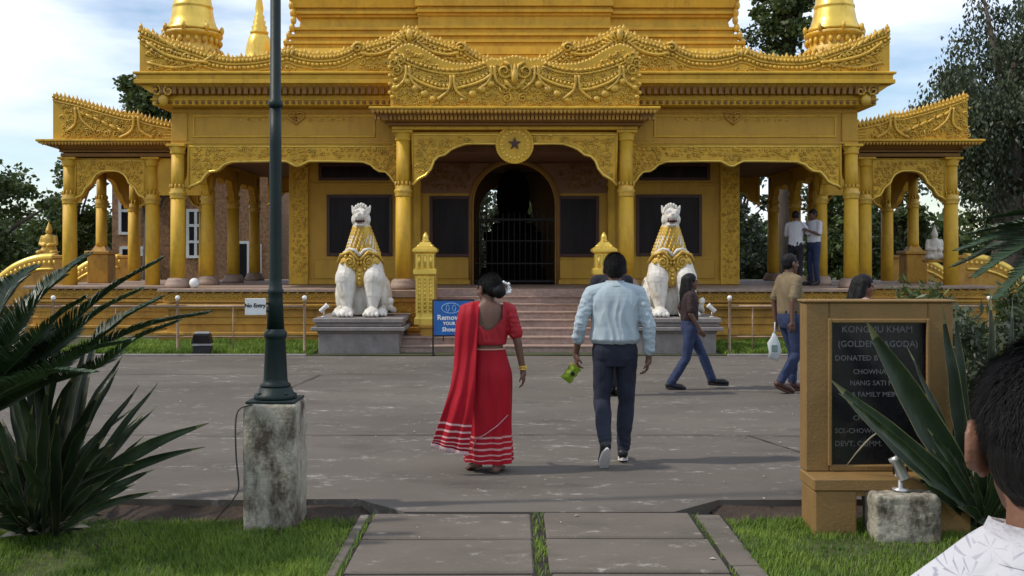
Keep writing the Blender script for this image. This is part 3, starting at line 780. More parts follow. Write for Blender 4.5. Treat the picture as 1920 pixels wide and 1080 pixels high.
def window(x0, x1, z0, z1, mull=0):
    f = MB(); t = .07
    f.box(x0, x0+t, SY-.05, SY+.0-.002, z0, z1, .006); f.box(x1-t, x1, SY-.05, SY-.002, z0, z1, .006)
    f.box(x0+t+.001, x1-t-.001, SY-.05, SY-.002, z0, z0+t, .006); f.box(x0+t+.001, x1-t-.001, SY-.05, SY-.002, z1-t, z1, .006)
    for k in range(mull): xx = x0+(x1-x0)*(k+1)/(mull+1); f.box(xx-.02, xx+.02, SY-.045, SY-.003, z0+t, z1-t)
    w_ = TP(f, 'window', m_maroon)
    TP(MB().box(x0+t+.002, x1-t-.002, SY-.018, SY-.006, z0+t+.002, z1-t-.002), 'pane', m_glass, w_)
    return w_
for s in (-1, 1):
    for a, b, z0, z1, mu in ((2.68, 4.12, 1.68, 3.03, 0), (.95, 1.86, 1.66, 3.0, 0), (2.75, 4.3, 3.34, 3.72, 0)):
        window(min(s*a, s*b), max(s*a, s*b), z0, z1, mu)
# other sanctum walls, with a far archway
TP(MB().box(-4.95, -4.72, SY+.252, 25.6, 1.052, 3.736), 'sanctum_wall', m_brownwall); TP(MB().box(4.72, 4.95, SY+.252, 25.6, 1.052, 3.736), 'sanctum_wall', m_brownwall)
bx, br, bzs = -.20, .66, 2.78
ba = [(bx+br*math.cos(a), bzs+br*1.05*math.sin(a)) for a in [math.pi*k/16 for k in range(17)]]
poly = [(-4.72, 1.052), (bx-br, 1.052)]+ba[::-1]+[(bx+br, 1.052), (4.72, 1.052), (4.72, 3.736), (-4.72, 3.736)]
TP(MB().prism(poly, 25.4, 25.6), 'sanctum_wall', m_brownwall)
gt = MB().box(-.88, .88, SY+.05, SY+.09, 2.46, 2.51).box(-.88, .88, SY+.05, SY+.09, 2.0, 2.03).box(-.88, .88, SY+.05, SY+.09, 1.10, 1.15).box(-.88, .88, SY+.05, SY+.09, 1.50, 1.53)
gto = TP(gt, 'gate', m_iron)
for k in range(15):
    x = -.86+k*.1228
    TP(MB().tube([(x, SY+.07, 1.06), (x, SY+.07, 2.60), (x, SY+.07, 2.68)], [.014,.014,.003], 6), 'bar', m_iron, gto)
TP(MB().box(-4.7, 4.7, SY+.26, 25.39, 1.053, 1.062), 'floor_shade_sheet', m_matblack)  # black sheet added so the inner floor looks shaded
# seated statue inside, on a stepped throne
st = empty('statue', (TX-.02, 24.3, 1.05), 0, 'dark seated statue on a tall throne inside the doorway', 'statue')
b_ = MB().ell((0,.1,2.05), (.42,.10,.72), 14, 10).ell((0,0,1.55), (.46,.28,.16), 14, 8).ell((0,.05,1.85), (.24,.17,.34), 12, 8).ell((0,.03,2.32), (.12,.13,.16), 12, 8).lathe([(.08,2.42),(.07,2.5),(.01,2.62)], n=10)
for s in (-1, 1): b_.capsule((s*.24,.04,2.05), .07, (s*.30,-.02,1.78), .06).capsule((s*.30,-.02,1.78), .06, (s*.05,-.2,1.66), .05)
mobj('statue_body', remesh(b_, .03, 2), m_matblack, st)
MB().box(-.75,.75,-.5,.5,0,.35,.02).box(-.62,.62,-.42,.42,.352,1.0,.02).box(-.70,.70,-.48,.48,1.002,1.2,.02).lathe([(.5,1.2),(.56,1.3),(.46,1.42)], n=20).build('throne', m_matblack, st)

# side wings with their own carved roofs
for s in (-1, 1):
    xa, xb = (7.87, 9.67) if s < 0 else (7.62, 9.5)
    cx = s*(xa+xb)/2; hw = (xb-xa)/2-.12
    WA = [(0,3.52),(.10,3.52),(.2,3.50),(.30,3.44),(.36,3.36),(.40,3.26),(.47,3.20),(.54,3.14),(.58,3.05),(.63,2.98),(.72,2.95),(hw,2.86)]
    arch_panel(cx, 22.0, hw, 3.80, prof=WA, seed=40+s)
    arch_panel(cx, 25.75, hw, 3.80, prof=WA, seed=44+s, relief=False)
    side = [(-u*1.8, z) for u, z in WA[::-1]]+[(u*1.8, z) for u, z in WA if u > 0]
    TP(MB().prism([(23.9+u, z) for u, z in side]+[(23.9+hw*1.8, 3.8), (23.9-hw*1.8, 3.8)], s*xb-.06, s*xb+.06, 'x'), 'arch_panel', m_gold)
    sm = MB().box(s*6.72, s*(xa-.12), 22.0, 22.14, 3.0, 3.8)   # narrow panel next to the main corner
    TP(sm, 'arch_panel', m_gold)
    xo = xb+.12
    wl = MB().box(s*6.745, s*xo, 21.85, 26.0, 3.825, 3.90, .01).box(s*6.745, s*(xo+.02), 21.83, 26.0, 3.92, 3.96, .006)
    wl.prism([(21.85, 3.965), (21.62, 4.07), (26.3, 4.07), (26.0, 3.965)], s*6.745, s*(xo+.02), 'x'); wl.prism([(s*(xo-.02), 3.97), (s*(xo+.32), 4.075), (s*(xo-.1), 4.075)], 21.64, 26.2)
    wo = TP(wl, 'wing_cornice', m_brownwall)
    TP(MB().box(s*6.745, s*(xo+.38), 21.5, 26.4, 4.115, 4.165, .01).box(s*6.745, s*(xo+.34), 21.54, 26.36, 4.08, 4.114, .006), 'cornice_fascia', m_gold, wo)
    fr = MB(); x = 6.8
    while x < xo+.3: fr.ell((s*x, 21.53, 4.075), (.03,.02,.04), 6, 4); x += .07
    TP(fr, 'scalloped_fringe', m_goldor, wo, 'stuff')
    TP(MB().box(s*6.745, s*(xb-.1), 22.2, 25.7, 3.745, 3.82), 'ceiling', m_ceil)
    d = 21.66
    xe = xo+.07
    prof = [(6.745, 4.50), (7.15, 4.50), (7.55, 4.56), (7.9, 4.64), (8.08, 4.72), (8.3, 4.72), (8.7, 4.82), (9.1, 4.94), (9.4, 5.03), (xe-.06, 5.12), (xe, 5.16)]
    pc_ = [(s*x, z) for x, z in prof]
    pa = TP(MB().prism(pc_+[(s*xe, 4.17), (s*6.745, 4.17)], d, d+.14), 'wing_parapet', m_gold)
    g_ = MB(); cr = resample(pc_, .09)
    for i, p in enumerate(cr): g_.lathe([(.035,0),(.042,.03),(.02,.07),(.004,.10+.03*(i%3==0))], (p.x, d+.06, p.y-.02), 6)
    sm_ = smooth_curve(pc_, 3)
    beads_on(g_, off_curve(pc_, 0, -.07), d-.01, .08, .034, 1.1); cord(g_, off_curve(sm_, 0, -.13), d-.01, .022, 5)
    for k in range(4):
        x = 7.0+k*.06; cord(g_, [(s*6.8, 4.22+.06*k), (s*7.5, 4.21+.06*k)], d-.005, .016, 4)
    for q in (-1, 1): cord(g_, smooth_curve([(s*8.07+q*.05, 4.66), (s*8.07+q*.06, 4.45), (s*8.07+q*.14, 4.32), (s*8.07+q*.36, 4.20)], 5), d-.03, .032, 6)
    for q in (-1, 1): cord(g_, smooth_curve([(s*9.35+q*.03, 4.85), (s*9.30+q*.06, 4.6), (s*9.25+q*.16, 4.45), (s*9.25+q*.3, 4.35)], 5), d-.03, .028, 6)
    for k in range(6): leafrel(g_, s*(8.4+.17*k), 4.36+.075*k, d-.02, .11, .04, s*.6, .035); curl(g_, s*(8.5+.2*k), 4.28+.02*k, d-.02, .08, 1.3, (-1)**k, k, .02)
    fill(g_, lambda x, z: 4.2 < z < interp([(p[0]*1.0, p[1]) for p in prof], abs(x))-.15, min(s*7.6, s*9.7), max(s*7.6, s*9.7), 4.18, 5.1, d-.008, .12, 60+s, .022)
    TP(g_, 'garland', m_goldrel, pa, 'stuff')
    TP(MB().prism([(21.81, 4.17), (21.81, 5.1), (22.4, 4.85), (24, 4.6), (25.6, 4.85), (26.2, 5.1), (26.2, 4.17)], s*(xe-.14), s*(xe-.01), 'x'), 'wing_parapet', m_gold)
    # side stairs with curved balustrades running down outwards
    for yb in (22.3, 26.0):
        cur = smooth_curve([(xb+.45, 1.62), (xb+.9, 1.58), (xb+1.4, 1.38), (xb+1.9, .98), (xb+2.4, .62), (xb+2.9, .50)], 5)
        poly = [(s*x, z) for x, z in cur]+[(s*(xb+2.9), -.1), (s*(xb+.45), -.1)]
        b_ = TP(MB().prism(poly, yb, yb+.26), 'balustrade', m_goldor)
        k_ = MB(); cord(k_, [(s*x, z+.03) for x, z in cur], yb+.13, .10, 8); cord(k_, [(s*x, z-.22) for x, z in cur], yb-.01, .035, 6)
        for p in resample(cur, .11): k_.ell((s*p.x, yb-.0, p.y-.08), (.04,.03,.05), 6, 4)
        TP(k_, 'coping', m_goldmet, b_)
        TP(MB().box(s*xb+s*.14, s*(xb+.449), yb-.02, yb+.28, 1.0, 1.62, .012).box(s*xb+s*.12, s*(xb+.5), yb-.05, yb+.31, 1.625, 1.70, .012), 'balustrade_pier', m_goldor)
    for k in range(7): TP(MB().box(s*(10.32 if s < 0 else 10.12), s*(xb+.9+.3*(k)), 22.57, 25.99, .9-.131*k-.13, .9-.131*k), 'stair_step', m_step)
# ------------------------------------------------------------------ lion statues
def lion(x, y, z, label, flip=1):
    root = empty('lion_statue', (x, y, z), 0, label, 'statue', 'lion statues guarding the stairs')
    b = MB()      # seated, facing the camera (-y)
    b.loft([(0,.30,.02,.42,.40),(0,.30,.25,.47,.44),(0,.28,.55,.46,.42),(0,.20,.85,.42,.36),(0,.10,1.1,.36,.30),(0,.04,1.3,.29,.25),(0,0,1.5,.21,.20),(0,-.03,1.62,.17,.17)], 20)
    for s in (-1, 1):
        b.limb([((s*.27,-.12,.98), .15), ((s*.285,-.20,.66), .235), ((s*.27,-.24,.40), .175), ((s*.25,-.29,.14), .095)])
        b.ell((s*.26,-.36,.08), (.16,.20,.09), 12, 8)
        for k in range(4): b.capsule((s*.26+(k-1.5)*.075,-.44,.07), .045, (s*.26+(k-1.5)*.085,-.53,.045), .042, 8)
        b.ell((s*.42,.25,.36), (.17,.34,.34), 12, 8); b.ell((s*.44,-.10,.09), (.12,.24,.08), 10, 6)
        for k in range(3): b.capsule((s*.44+(k-1)*.07,-.25,.07), .042, (s*.45+(k-1)*.08,-.33,.045), .04, 8)
    # head: muzzle, brow, cheeks, lower jaw with an open mouth
    b.ell((0,-.10,1.76), (.165,.17,.155), 14, 10); b.ell((0,-.24,1.745), (.115,.12,.065), 12, 8)
    b.ell((0,-.20,1.605), (.10,.13,.04), 12, 8); b.capsule((-.09,-.13,1.64), .05, (-.09,-.18,1.71), .04, 8); b.capsule((.09,-.13,1.64), .05, (.09,-.18,1.71), .04, 8)
    b.ell((0,-.335,1.79), (.045,.04,.035), 8, 6)
    for s in (-1, 1):
        b.ell((s*.075,-.235,1.845), (.06,.05,.035), 8, 6); b.ell((s*.075,-.255,1.815), (.035,.03,.03), 8, 6)
        b.capsule((s*.15,-.08,1.84), .045, (s*.185,-.09,1.94), .022, 8)
        b.ell((s*.15,-.10,1.70), (.05,.08,.09), 8, 6)
    me = remesh(b, .015, 2)
    displace(me, lambda p, n: .004*nz(p, 14)+.003*nz(p, 40))
    body = mobj('lion_body', me, m_white, root)
    # gilded chest, collar and mane, laid over the body
    mane = MB()
    mane.loft([(0,.10,1.08,.345,.30),(0,.06,1.2,.31,.27),(0,.02,1.4,.245,.225),(0,-.02,1.56,.195,.19),(0,-.03,1.60,.165,.165)], 24)
    for i in range(9):
        zz = 1.10+.056*i; rx, ry = .350-.0225*i, .305-.0165*i; n = 24-i
        for k in range(n):
            q = 2*math.pi*(k+.5*(i % 2))/n
            mane.ell((rx*math.cos(q), .09-.0135*i+ry*math.sin(q), zz), (.034,.034,.05), 6, 5)
    mobj('mane', mane.mesh('mane'), m_liongold, root)
    br = MB()
    for s in (-1, 1):
        br.ell((s*.17,-.185,.98), (.185,.10,.15), 12, 8); curl(br, s*.17, .99, -.285, .10, 1.6, s, 1.6, .022)
        for k in range(6): br.ell((s*.17+.14*math.cos(k*1.05), -.265, .98+.11*math.sin(k*1.05)), (.03,.03,.03), 6, 4)
        br.tube([(s*.02,-.27,1.02), (s*.16,-.29,1.15), (s*.33,-.22,1.10), (s*.40,-.10,.98)], .028, 6)
    br.ell((0,-.17,.78), (.12,.10,.17), 10, 8)
    for k in range(4): br.ell((0,-.27,.86-.06*k), (.05-.008*k,.03,.03), 6, 4)
    br.xf(Matrix.Translation((0,-.02,.93)) @ Matrix.Diagonal((1.16,1.06,1.16,1)) @ Matrix.Translation((0,0,-.97))); mobj('breastplate', br.mesh('breastplate'), m_liongold, root)
    wt = MB()
    for s in (-1, 1): wt.tube([(0,-.285,1.06), (s*.09,-.30,1.16), (s*.2,-.295,1.185), (s*.32,-.235,1.12), (s*.42,-.08,.98)], [.03,.035,.03,.03,.02], 6)
    mobj('collar_band', wt.mesh('collar_band'), m_white, root)
    mo = MB().ell((0,-.270,1.672), (.105,.088,.042), 10, 6); mobj('mouth', mo.mesh('mouth'), m_mouth, root)
    te = MB()
    for k in range(5): te.lathe([(.012,0),(.001,-.03)], (-.06+.03*k,-.338,1.706), 5); te.lathe([(.012,0),(.001,.03)], (-.06+.03*k,-.315,1.628), 5)
    mobj('teeth', te.mesh('teeth'), m_white, root)
    cr = MB()
    for k in range(9):
        a = R(-80+20*k); cr.ell((.15*math.sin(a), -.12, 1.80+.15*math.cos(a)), (.035,.04,.05), 6, 5)
    cr.lathe([(.10,1.88),(.07,1.94),(.015,2.0)], (0,-.08,0), 8)
    mobj('crown', cr.mesh('crown'), m_white, root)
    tl = MB().tube([(flip*.42,.5,.08), (flip*.6,.3,.10), (flip*.66,.0,.10), (flip*.6,-.15,.16), (flip*.62,-.2,.26)], [.06,.06,.055,.06,.03], 8); tl.ell((flip*.62,-.2,.27), .065, 8, 6)
    mobj('tail', tl.mesh('tail'), m_white, root)
    root.scale = (.86, .92, 1.0)
    return root
def lion_pedestal(x, y, label):
    r = empty('lion_pedestal', (x, y, 0), 0, label, 'pedestal', 'stone pedestals of the lion statues')
    MB().box(-.69,.69,-.66,.72,-.1,.355,.01).build('pedestal_block', m_ped, r)
    for hw, z0, z1 in ((.71,.357,.40),(.80,.402,.47),(.73,.472,.54),(.77,.542,.62)): MB().box(-hw,hw,-hw+.03,hw+.03,z0,z1,.012).build('pedestal_slab', m_ped, r)
lion_pedestal(-2.62, 17.98, 'grey stone pedestal under the lion left of the stairs'); lion_pedestal(2.80, 17.98, 'grey stone pedestal under the lion right of the stairs')
lion(-2.66, 17.95, .62, 'white and gold lion statue left of the stairs', 1)
lion(2.80, 17.95, .62, 'white and gold lion statue right of the stairs, behind walking people', 1)

def guardian(x, y, z, label, mat):
    r = empty('guardian_statue', (x, y, z), 0, label, 'statue', 'small guardian statues beside the wing stairs')
    b = MB().loft([(0,0,0,.17,.14),(0,0,.12,.18,.15),(0,0,.25,.13,.11),(0,0,.38,.145,.11),(0,0,.47,.09,.08)], 14)
    b.ell((0,-.01,.55), (.075,.085,.09), 10, 8).lathe([(.08,.58),(.06,.64),(.02,.74),(.008,.80)], n=8)
    for s in (-1, 1): b.limb([((s*.15,0,.42), .045), ((s*.19,-.04,.25), .04), ((s*.05,-.14,.22), .035)]); b.ell((s*.16,-.10,.06), (.10,.14,.06), 8, 6)
    mobj('statue_body', remesh(b, .018, 1), mat, r)
    MB().box(-.2,.2,-.2,.2,-.06,-.002,.01).build('plinth', m_goldor, r)
guardian(*at(92, 478, 23.6), 'small pale gold guardian figure above the far left balustrade', m_liongold)
guardian(*at(1752, 487, 22.75), 'small white guardian figure beside the right wing column', m_white)

# ------------------------------------------------------------------ people
m_skin = M('brown_skin', (.125,.062,.040), .5, .12, 6, .08, 120, spec=.4)
m_skin2 = M('warm_brown_skin', (.20,.095,.058), .48, .12, 5, .12, 160, spec=.4)
m_hair = M('black_hair', (.006,.005,.005), .55, .3, 30, .5, 120, stretch=(1,1,.15), spec=.22)
m_shirtb = M('pale_blue_shirt', (.36,.43,.465), .8, .06, 6, .35, 20, stretch=(1,1,.35), bdist=.02)
m_navy = M('navy_trouser_cloth', (.014,.018,.034), .8, .25, 9, .25, 150)
m_denim = M('blue_denim', (.022,.035,.085), .8, .3, 9, .25, 150)
m_khaki = M('khaki_cloth', (.17,.125,.068), .8, .2, 9, .2, 120)
m_maroonc = M('maroon_top', (.032,.015,.015), .8, .25, 9, .2, 120)
m_shirtw = M('white_shirt_cloth', (.62,.62,.66), .8, .08, 6, .15, 120)
m_pinkc = M('pink_cloth', (.45,.24,.24), .8, .2, 6, .15, 120)
m_darkc = M('dark_cloth', (.016,.014,.022), .8, .2, 9, .2, 120)
m_shoe = M('black_shoe', (.012,.012,.014), .5, .2, 8, .1, 60)
m_boot = M('brown_boot', (.06,.025,.016), .4, .2, 8, .1, 60)
m_sole = M('pale_sole', (.55,.54,.52), .7, .1, 8, .1, 60)
m_packet = M('yellow_green_foil', (.55,.55,.05), .3, .3, 14, .2, 30, col2=(.18,.42,.03), metal=.2)
m_bagw = M('white_plastic', (.62,.66,.66), .35, .1, 8, .2, 30, transl=.3)
def sari_mat(name, zs, base=(.33,.005,.015), stripe=(.52,.26,.25), dark=None):
    m = M(name, base, .65, .2, 7, .45, 16, spec=.2, stretch=(1,1,.2), bdist=.03)
    nt = m.node_tree; N = nt.nodes; b = N['Principled BSDF']
    c0 = b.inputs['Base Color'].links[0].from_socket
    at_ = N.new('ShaderNodeAttribute'); at_.attribute_name = 'hem'
    rp = N.new('ShaderNodeValToRGB'); rp.color_ramp.interpolation = 'CONSTANT'; e = rp.color_ramp.elements
    e[0].position = 0; e[0].color = (0,0,0,1); e[1].position = .999; e[1].color = (0,0,0,1)
    for a, w in zs:
        q = e.new(a); q.color = (1,1,1,1); q = e.new(a+w); q.color = (0,0,0,1)
    sock(nt, at_.outputs['Fac'], rp.inputs['Fac'])
    mx = N.new('ShaderNodeMix'); mx.data_type = 'RGBA'; mx.inputs['B'].default_value = (*stripe, 1)
    sock(nt, rp.outputs['Color'], mx.inputs['Factor']); sock(nt, c0, mx.inputs['A']); sock(nt, mx.outputs['Result'], b.inputs['Base Color'])
    return m
def set_hem(me, fn):
    a = me.attributes.new('hem', 'FLOAT', 'POINT')
    a.data.foreach_set('value', np.array([fn(v.co) for v in me.vertices], dtype=np.float32))

def hand(b, wr, d, pn, s=1.0, curl_=.5, side=1):
    """palm plus five bent fingers; d = direction of the fingers, pn = the way the palm faces"""
    wr = Vector(wr); d = Vector(d).normalized(); pn = Vector(pn); pn = (pn-d*pn.dot(d)).normalized(); w = d.cross(pn).normalized()*side
    b.capsule(wr, .027*s, wr+d*.03*s, .030*s, 8)
    for k in range(4):
        u = (k-1.5)*.019*s
        a = wr+d*.035*s+w*u*.8; c = wr+d*.090*s+w*u
        b.capsule(a, .0135*s, c, .012*s, 8)
        L = (.036,.042,.039,.030)[k]*s; q = curl_*.7
        d1 = (d*math.cos(q)+pn*math.sin(q)).normalized(); e = c+d1*L
        d2 = (d*math.cos(q*2.3)+pn*math.sin(q*2.3)).normalized(); f = e+d2*L*.85
        b.capsule(c, .0095*s, e, .0088*s, 8); b.capsule(e, .0088*s, f, .0075*s, 8)
    t0 = wr+d*.03*s-w*.028*s; t1 = t0+(d*.7-w*.6+pn*.4).normalized()*.042*s; t2 = t1+(d*.9-w*.1+pn*.5).normalized()*.03*s
    b.capsule(t0, .013*s, t1, .011*s, 8); b.capsule(t1, .0105*s, t2, .0085*s, 8)

def head(b, c, yaw, pitch=0.0, s=1.0, ears=True):
    m_ = Matrix.Translation(c) @ Matrix.Rotation(yaw, 4, 'Z') @ Matrix.Rotation(pitch, 4, 'X'); h = MB()
    h.ell((0,-.012,.03), (.076*s,.096*s,.092*s), 16, 12); h.ell((0,.02,-.03), (.064*s,.075*s,.085*s), 14, 10); h.ell((0,.048,-.078), (.04*s,.04*s,.035*s), 10, 8)
    h.capsule((0,.088*s,.02*s), .011*s, (0,.108*s,-.02*s), .016*s, 8); h.ell((0,.102*s,-.024*s), (.021*s,.014*s,.012*s), 8, 6)
    h.ell((0,.084*s,-.056*s), (.026*s,.016*s,.008*s), 8, 6); h.ell((0,.082*s,-.070*s), (.022*s,.015*s,.008*s), 8, 6)
    for k in (-1, 1):
        h.ell((k*.033*s,.080*s,.024*s), (.026*s,.014*s,.009*s), 8, 6); h.ell((k*.033*s,.078*s,.004*s), (.014*s,.012*s,.008*s), 8, 6); h.ell((k*.042*s,.062*s,-.025*s), (.024*s,.02*s,.022*s), 8, 6)
        if ears:
            h.ell((k*.080*s,-.004,-.006), (.010*s,.026*s,.034*s), 10, 8, Matrix.Rotation(k*.35, 3, 'Z')); h.ell((k*.076*s,.004,-.030), (.009*s,.014*s,.014*s), 8, 6)
            h.tube([Vector((k*(.089+.006*math.cos(a))*s, (-.010-.020*math.cos(a)+.006)*s, (-.004+.030*math.sin(a))*s)) for a in [q*math.pi/8-1.2 for q in range(13)]], .0055*s, 6)
    h.xf(m_); b.add(h.v, h.f, True)
    return m_
def eyes(m_, root, s=1.0):
    e = MB()
    for k in (-1, 1): e.ell((k*.033*s,.0855*s,.006*s), (.011*s,.007*s,.006*s), 8, 6)
    e.xf(m_); e.build('eyes', m_hair, root)

def person(label, loc, yaw, H, pose, fit, vox=.008, group=None):
    """pose: joints for a 1.72 m figure facing +y; L is the figure's own left (-x)"""
    k = H/1.72; V = lambda p: Vector(p)*k
    P = dict(shL=(-.185,0,1.41), elL=(-.235,-.02,1.13), wrL=(-.25,.05,.88), shR=(.185,0,1.41), elR=(.235,-.02,1.13), wrR=(.25,.05,.88),
             hpL=(-.09,0,.90), knL=(-.095,.03,.49), anL=(-.095,-.02,.09), toL=(-.11,.14,.03), hpR=(.09,0,.90), knR=(.095,.03,.49), anR=(.095,-.02,.09), toR=(.11,.14,.03),
             head=(0,.02,1.60), hyaw=0, hpitch=0, curl=.6, pnL=(.8,.3,0), pnR=(-.8,.3,0))
    P.update(pose); wd_ = fit.get('wide', 1.0)
    b = MB()
    b.loft([(0,0,z*k,rx*k*wd_,ry*k) for z, rx, ry in ((.84,.12,.09),(.92,.150,.105),(1.02,.135,.10),(1.12,.13,.095),(1.25,.155,.105),(1.34,.164,.102),(1.38,.160,.097),(1.41,.148,.090),(1.435,.128,.082),(1.455,.10,.072),(1.48,.06,.058))], 18)
    hc = V(P['head']); b.capsule(V((0,-.015,1.42)), .058*k, hc+Vector((0,-.02,-.05))*k, .052*k, 12)
    for s in (-1, 1): b.capsule(V((s*.05,-.01,1.42)), .048*k, V((s*(abs(P['shR'][0])-.03), -.003, P['shR'][2]-.015)), .046*k, 10)
    hm = head(b, hc, P['hyaw'], P['hpitch'], k*fit.get('hs', 1.0))
    for q in 'LR':
        b.limb([(V(P['sh'+q])+Vector((.010*(1 if q == 'L' else -1),0,-.012)), .045*k), (V(P['el'+q]), .038*k), (V(P['wr'+q]), .026*k)], 10)
        fd = Vector(P['wr'+q])-Vector(P['el'+q]); fd = Vector(P.get('hd'+q, fd))
        hand(b, V(P['wr'+q]), fd, P['pn'+q], k*.95, P.get('curl'+q, P['curl']), 1 if q == 'R' else -1)
        b.limb([(V(P['hp'+q]), .082*k), (V(P['kn'+q]), .052*k), (V(P['an'+q]), .036*k)], 10)
        a = V(P['an'+q]); t = V(P['to'+q]); b.capsule(a+(a-t)*.12+Vector((0,0,-.045*k)), .036*k, t, .028*k, 8); b.capsule(t, .032*k, t+(t-a).normalized()*.035*k, .022*k, 8)
    me = remesh(b, vox, 2, 'person')
    o = tag(mobj('person', me, fit.get('skin', m_skin)), label, 'person', group)
    o.location = loc; o.rotation_euler = (0, 0, yaw)
    def wr_fn(amp, f, st=(1,1,1)):
        return lambda p, n: amp*(abs(nz(Vector((p.x*st[0], p.y*st[1], p.z*st[2])), f))-.22)*2 + amp*.5*nz(p, f*2.1)
    # trousers
    if 'trousers' in fit:
        t = MB(); fl = fit.get('flare', 0)
        t.loft([(0,0,z*k,rx*k*wd_,ry*k) for z, rx, ry in ((.80,.12,.10),(.86,.165,.118),(.93,.172,.125),(1.0,.160,.118),(1.035,.152,.114))], 20)
        for q in 'LR':
            a = V(P['an'+q]); kn = V(P['kn'+q]); t.limb([(V(P['hp'+q])+Vector((0,0,-.01)), .096*k), (kn, (.070)*k), (kn.lerp(a, .55), (.062+fl*.5)*k), (a+(kn-a)*.08, (.054+fl)*k)], 14)
        tm = remesh(t, vox, 2, 'trousers'); f_ = wr_fn(.006*k, 7/k, (1,1,.7)); displace(tm, lambda p, n: f_(p, n)+.004*k*math.sin(p.z*90/k+6*nz(p, 8))*max(0, 1-p.z/(.35*k)))
        mobj('trousers', tm, fit['trousers'], o)
        if fit.get('belt'):
            MB().loft([(0,0,z*k,rx*k*wd_,ry*k) for z, rx, ry in ((1.0,.165,.123),(1.04,.162,.121))], 24).build('belt', m_black, o)
    if 'shirt' in fit:
        t = MB(); lo = fit.get('hem', 1.0); bl = fit.get('blouse', .0)
        t.loft([(0,0,z*k,rx*k*wd_,ry*k) for z, rx, ry in ((lo,.160+bl*.3,.120+bl*.3),(lo+.035,.165+bl,.125+bl),(1.12,.163+bl*.5,.122+bl*.5),(1.25,.178,.126),(1.34,.186,.122),(1.38,.182,.116),(1.41,.168,.107),(1.435,.145,.096),(1.455,.112,.086),(1.47,.080,.077))], 22)
        sl_ = fit.get('sleeve', .9)
        for q in 'LR':
            sh, el, w = V(P['sh'+q]), V(P['el'+q]), V(P['wr'+q]); s_ = fit.get('sleeve'+q, sl_)
            ch = [(sh+Vector((.008*(1 if q == 'L' else -1),0,-.008)), .066*k), (sh.lerp(el, .45*min(1, s_*2)), .060*k), (sh.lerp(el, min(1, s_*2)), (.060 if s_ < .5 else .055)*k)]
            if s_ > .5: ch.append((el.lerp(w, s_*2-1), .049*k))
            t.limb(ch, 12)
            e_ = ch[-1][0]; d_ = (ch[-1][0]-ch[-2][0]).normalized(); t.capsule(e_-d_*.03*k, ch[-1][1]*1.06, e_, ch[-1][1]*1.06, 12)
        for s in (-1, 1): t.capsule(V((s*.055,-.008,1.430)), .062*k, V((s*(abs(P['shR'][0])-.022), -.003, P['shR'][2]-.006)), .067*k, 12)
        tm = remesh(t, vox, 2, 'shirt'); f_ = wr_fn(fit.get('wr', .010)*k, 8.5/k, (1,1,.38)); f2 = wr_fn(.0065*k, 19/k, (.5,.5,1.3))
        fw = fit.get('folds', .006)*k
        def fold(p, n):
            w_ = max(0, min(1, (1.40*k-p.z)/(.1*k)))*max(0, min(1, (p.z-lo*k+.02)/(.06*k)))
            wx = p.x/k+.05*nz(Vector((p.x*3, p.y*3, p.z*4)))+.012*math.sin(p.z*17)
            r_ = 1-abs(nz(Vector((wx*13, (p.y > 0)*3.0, p.z*1.6)), 1.0))*3.0
            body_ = fw*max(-.6, r_)*w_+.35*f_(p, n)
            arm_ = f2(p, n)*1.1+.3*f_(p, n)
            m__ = max(0, min(1, (abs(p.x)-.175*k)/(.03*k)))
            return (body_*(1-m__)+arm_*m__)*(.25+.75*max(0, min(1, (1.45*k-p.z)/(.10*k))))
        displace(tm, fold)
        if fit.get('vneck'): fit['vneck'](tm, k)
        sh_o = mobj('shirt', tm, fit['shirt'], o)
        if fit.get('collar', True):
            c = MB(); n = 22; vs = []
            for zz, rr in ((1.445,.078),(1.492,.071),(1.50,.072),(1.455,.092)):
                for i in range(n): q = 2*math.pi*i/n; vs.append((rr*k*math.cos(q)*1.02, -.006*k+rr*k*math.sin(q)*.92, (zz-.02*max(0, math.sin(q)))*k))
            c.add(vs, [(j*n+i, j*n+(i+1)%n, (j+1)*n+(i+1)%n, (j+1)*n+i) for j in range(3) for i in range(n)], True)
            c.build('collar', fit['shirt'], sh_o)
    for q in 'LR':
        if 'shoe' in fit:
            a = V(P['an'+q]); t_ = V(P['to'+q]); d = (t_-a); d.z = d.z; h = MB()
            heel = a+(a-t_).normalized()*.035*k+Vector((0,0,-.035*k)); fwd = (t_-heel).normalized()
            h.capsule(heel+Vector((0,0,.01)), .043*k, t_+Vector((0,0,.012)), .042*k, 12); h.capsule(t_+Vector((0,0,.008)), .044*k, t_+fwd*.05*k, .032*k, 12); h.capsule(a+Vector((0,0,.01)), .044*k, heel.lerp(t_, .35)+Vector((0,0,.02)), .044*k, 12)
            so_ = mobj('shoe', remesh(h, min(vox, .008), 2), fit['shoe'], o)
            up = Vector((0,0,1)); up = (up-fwd*up.dot(fwd)).normalized(); sd = fwd.cross(up); c0 = heel-fwd*.03*k-up*.036*k; L = (t_+fwd*.075*k-c0).length
            sm_ = MB(); n = 20; top = []; 
            for i in range(n): qq = 2*math.pi*i/n; u = .5+.5*math.cos(qq); top.append(c0+fwd*(u*L)+sd*(math.sin(qq)*(.036+.012*u)*k))
            sm_.add([p+up*.016*k for p in top]+[p-up*.012*k for p in top], [tuple(range(n)), tuple(range(2*n-1, n-1, -1))]+[(i, (i+1)%n, n+(i+1)%n, n+i) for i in range(n)])
            sm_.build('sole', fit.get('sole', m_shoe), so_)
    # hair
    hr = MB(); hs = k*fit.get('hs', 1.0); ht = fit.get('hair', 'short')
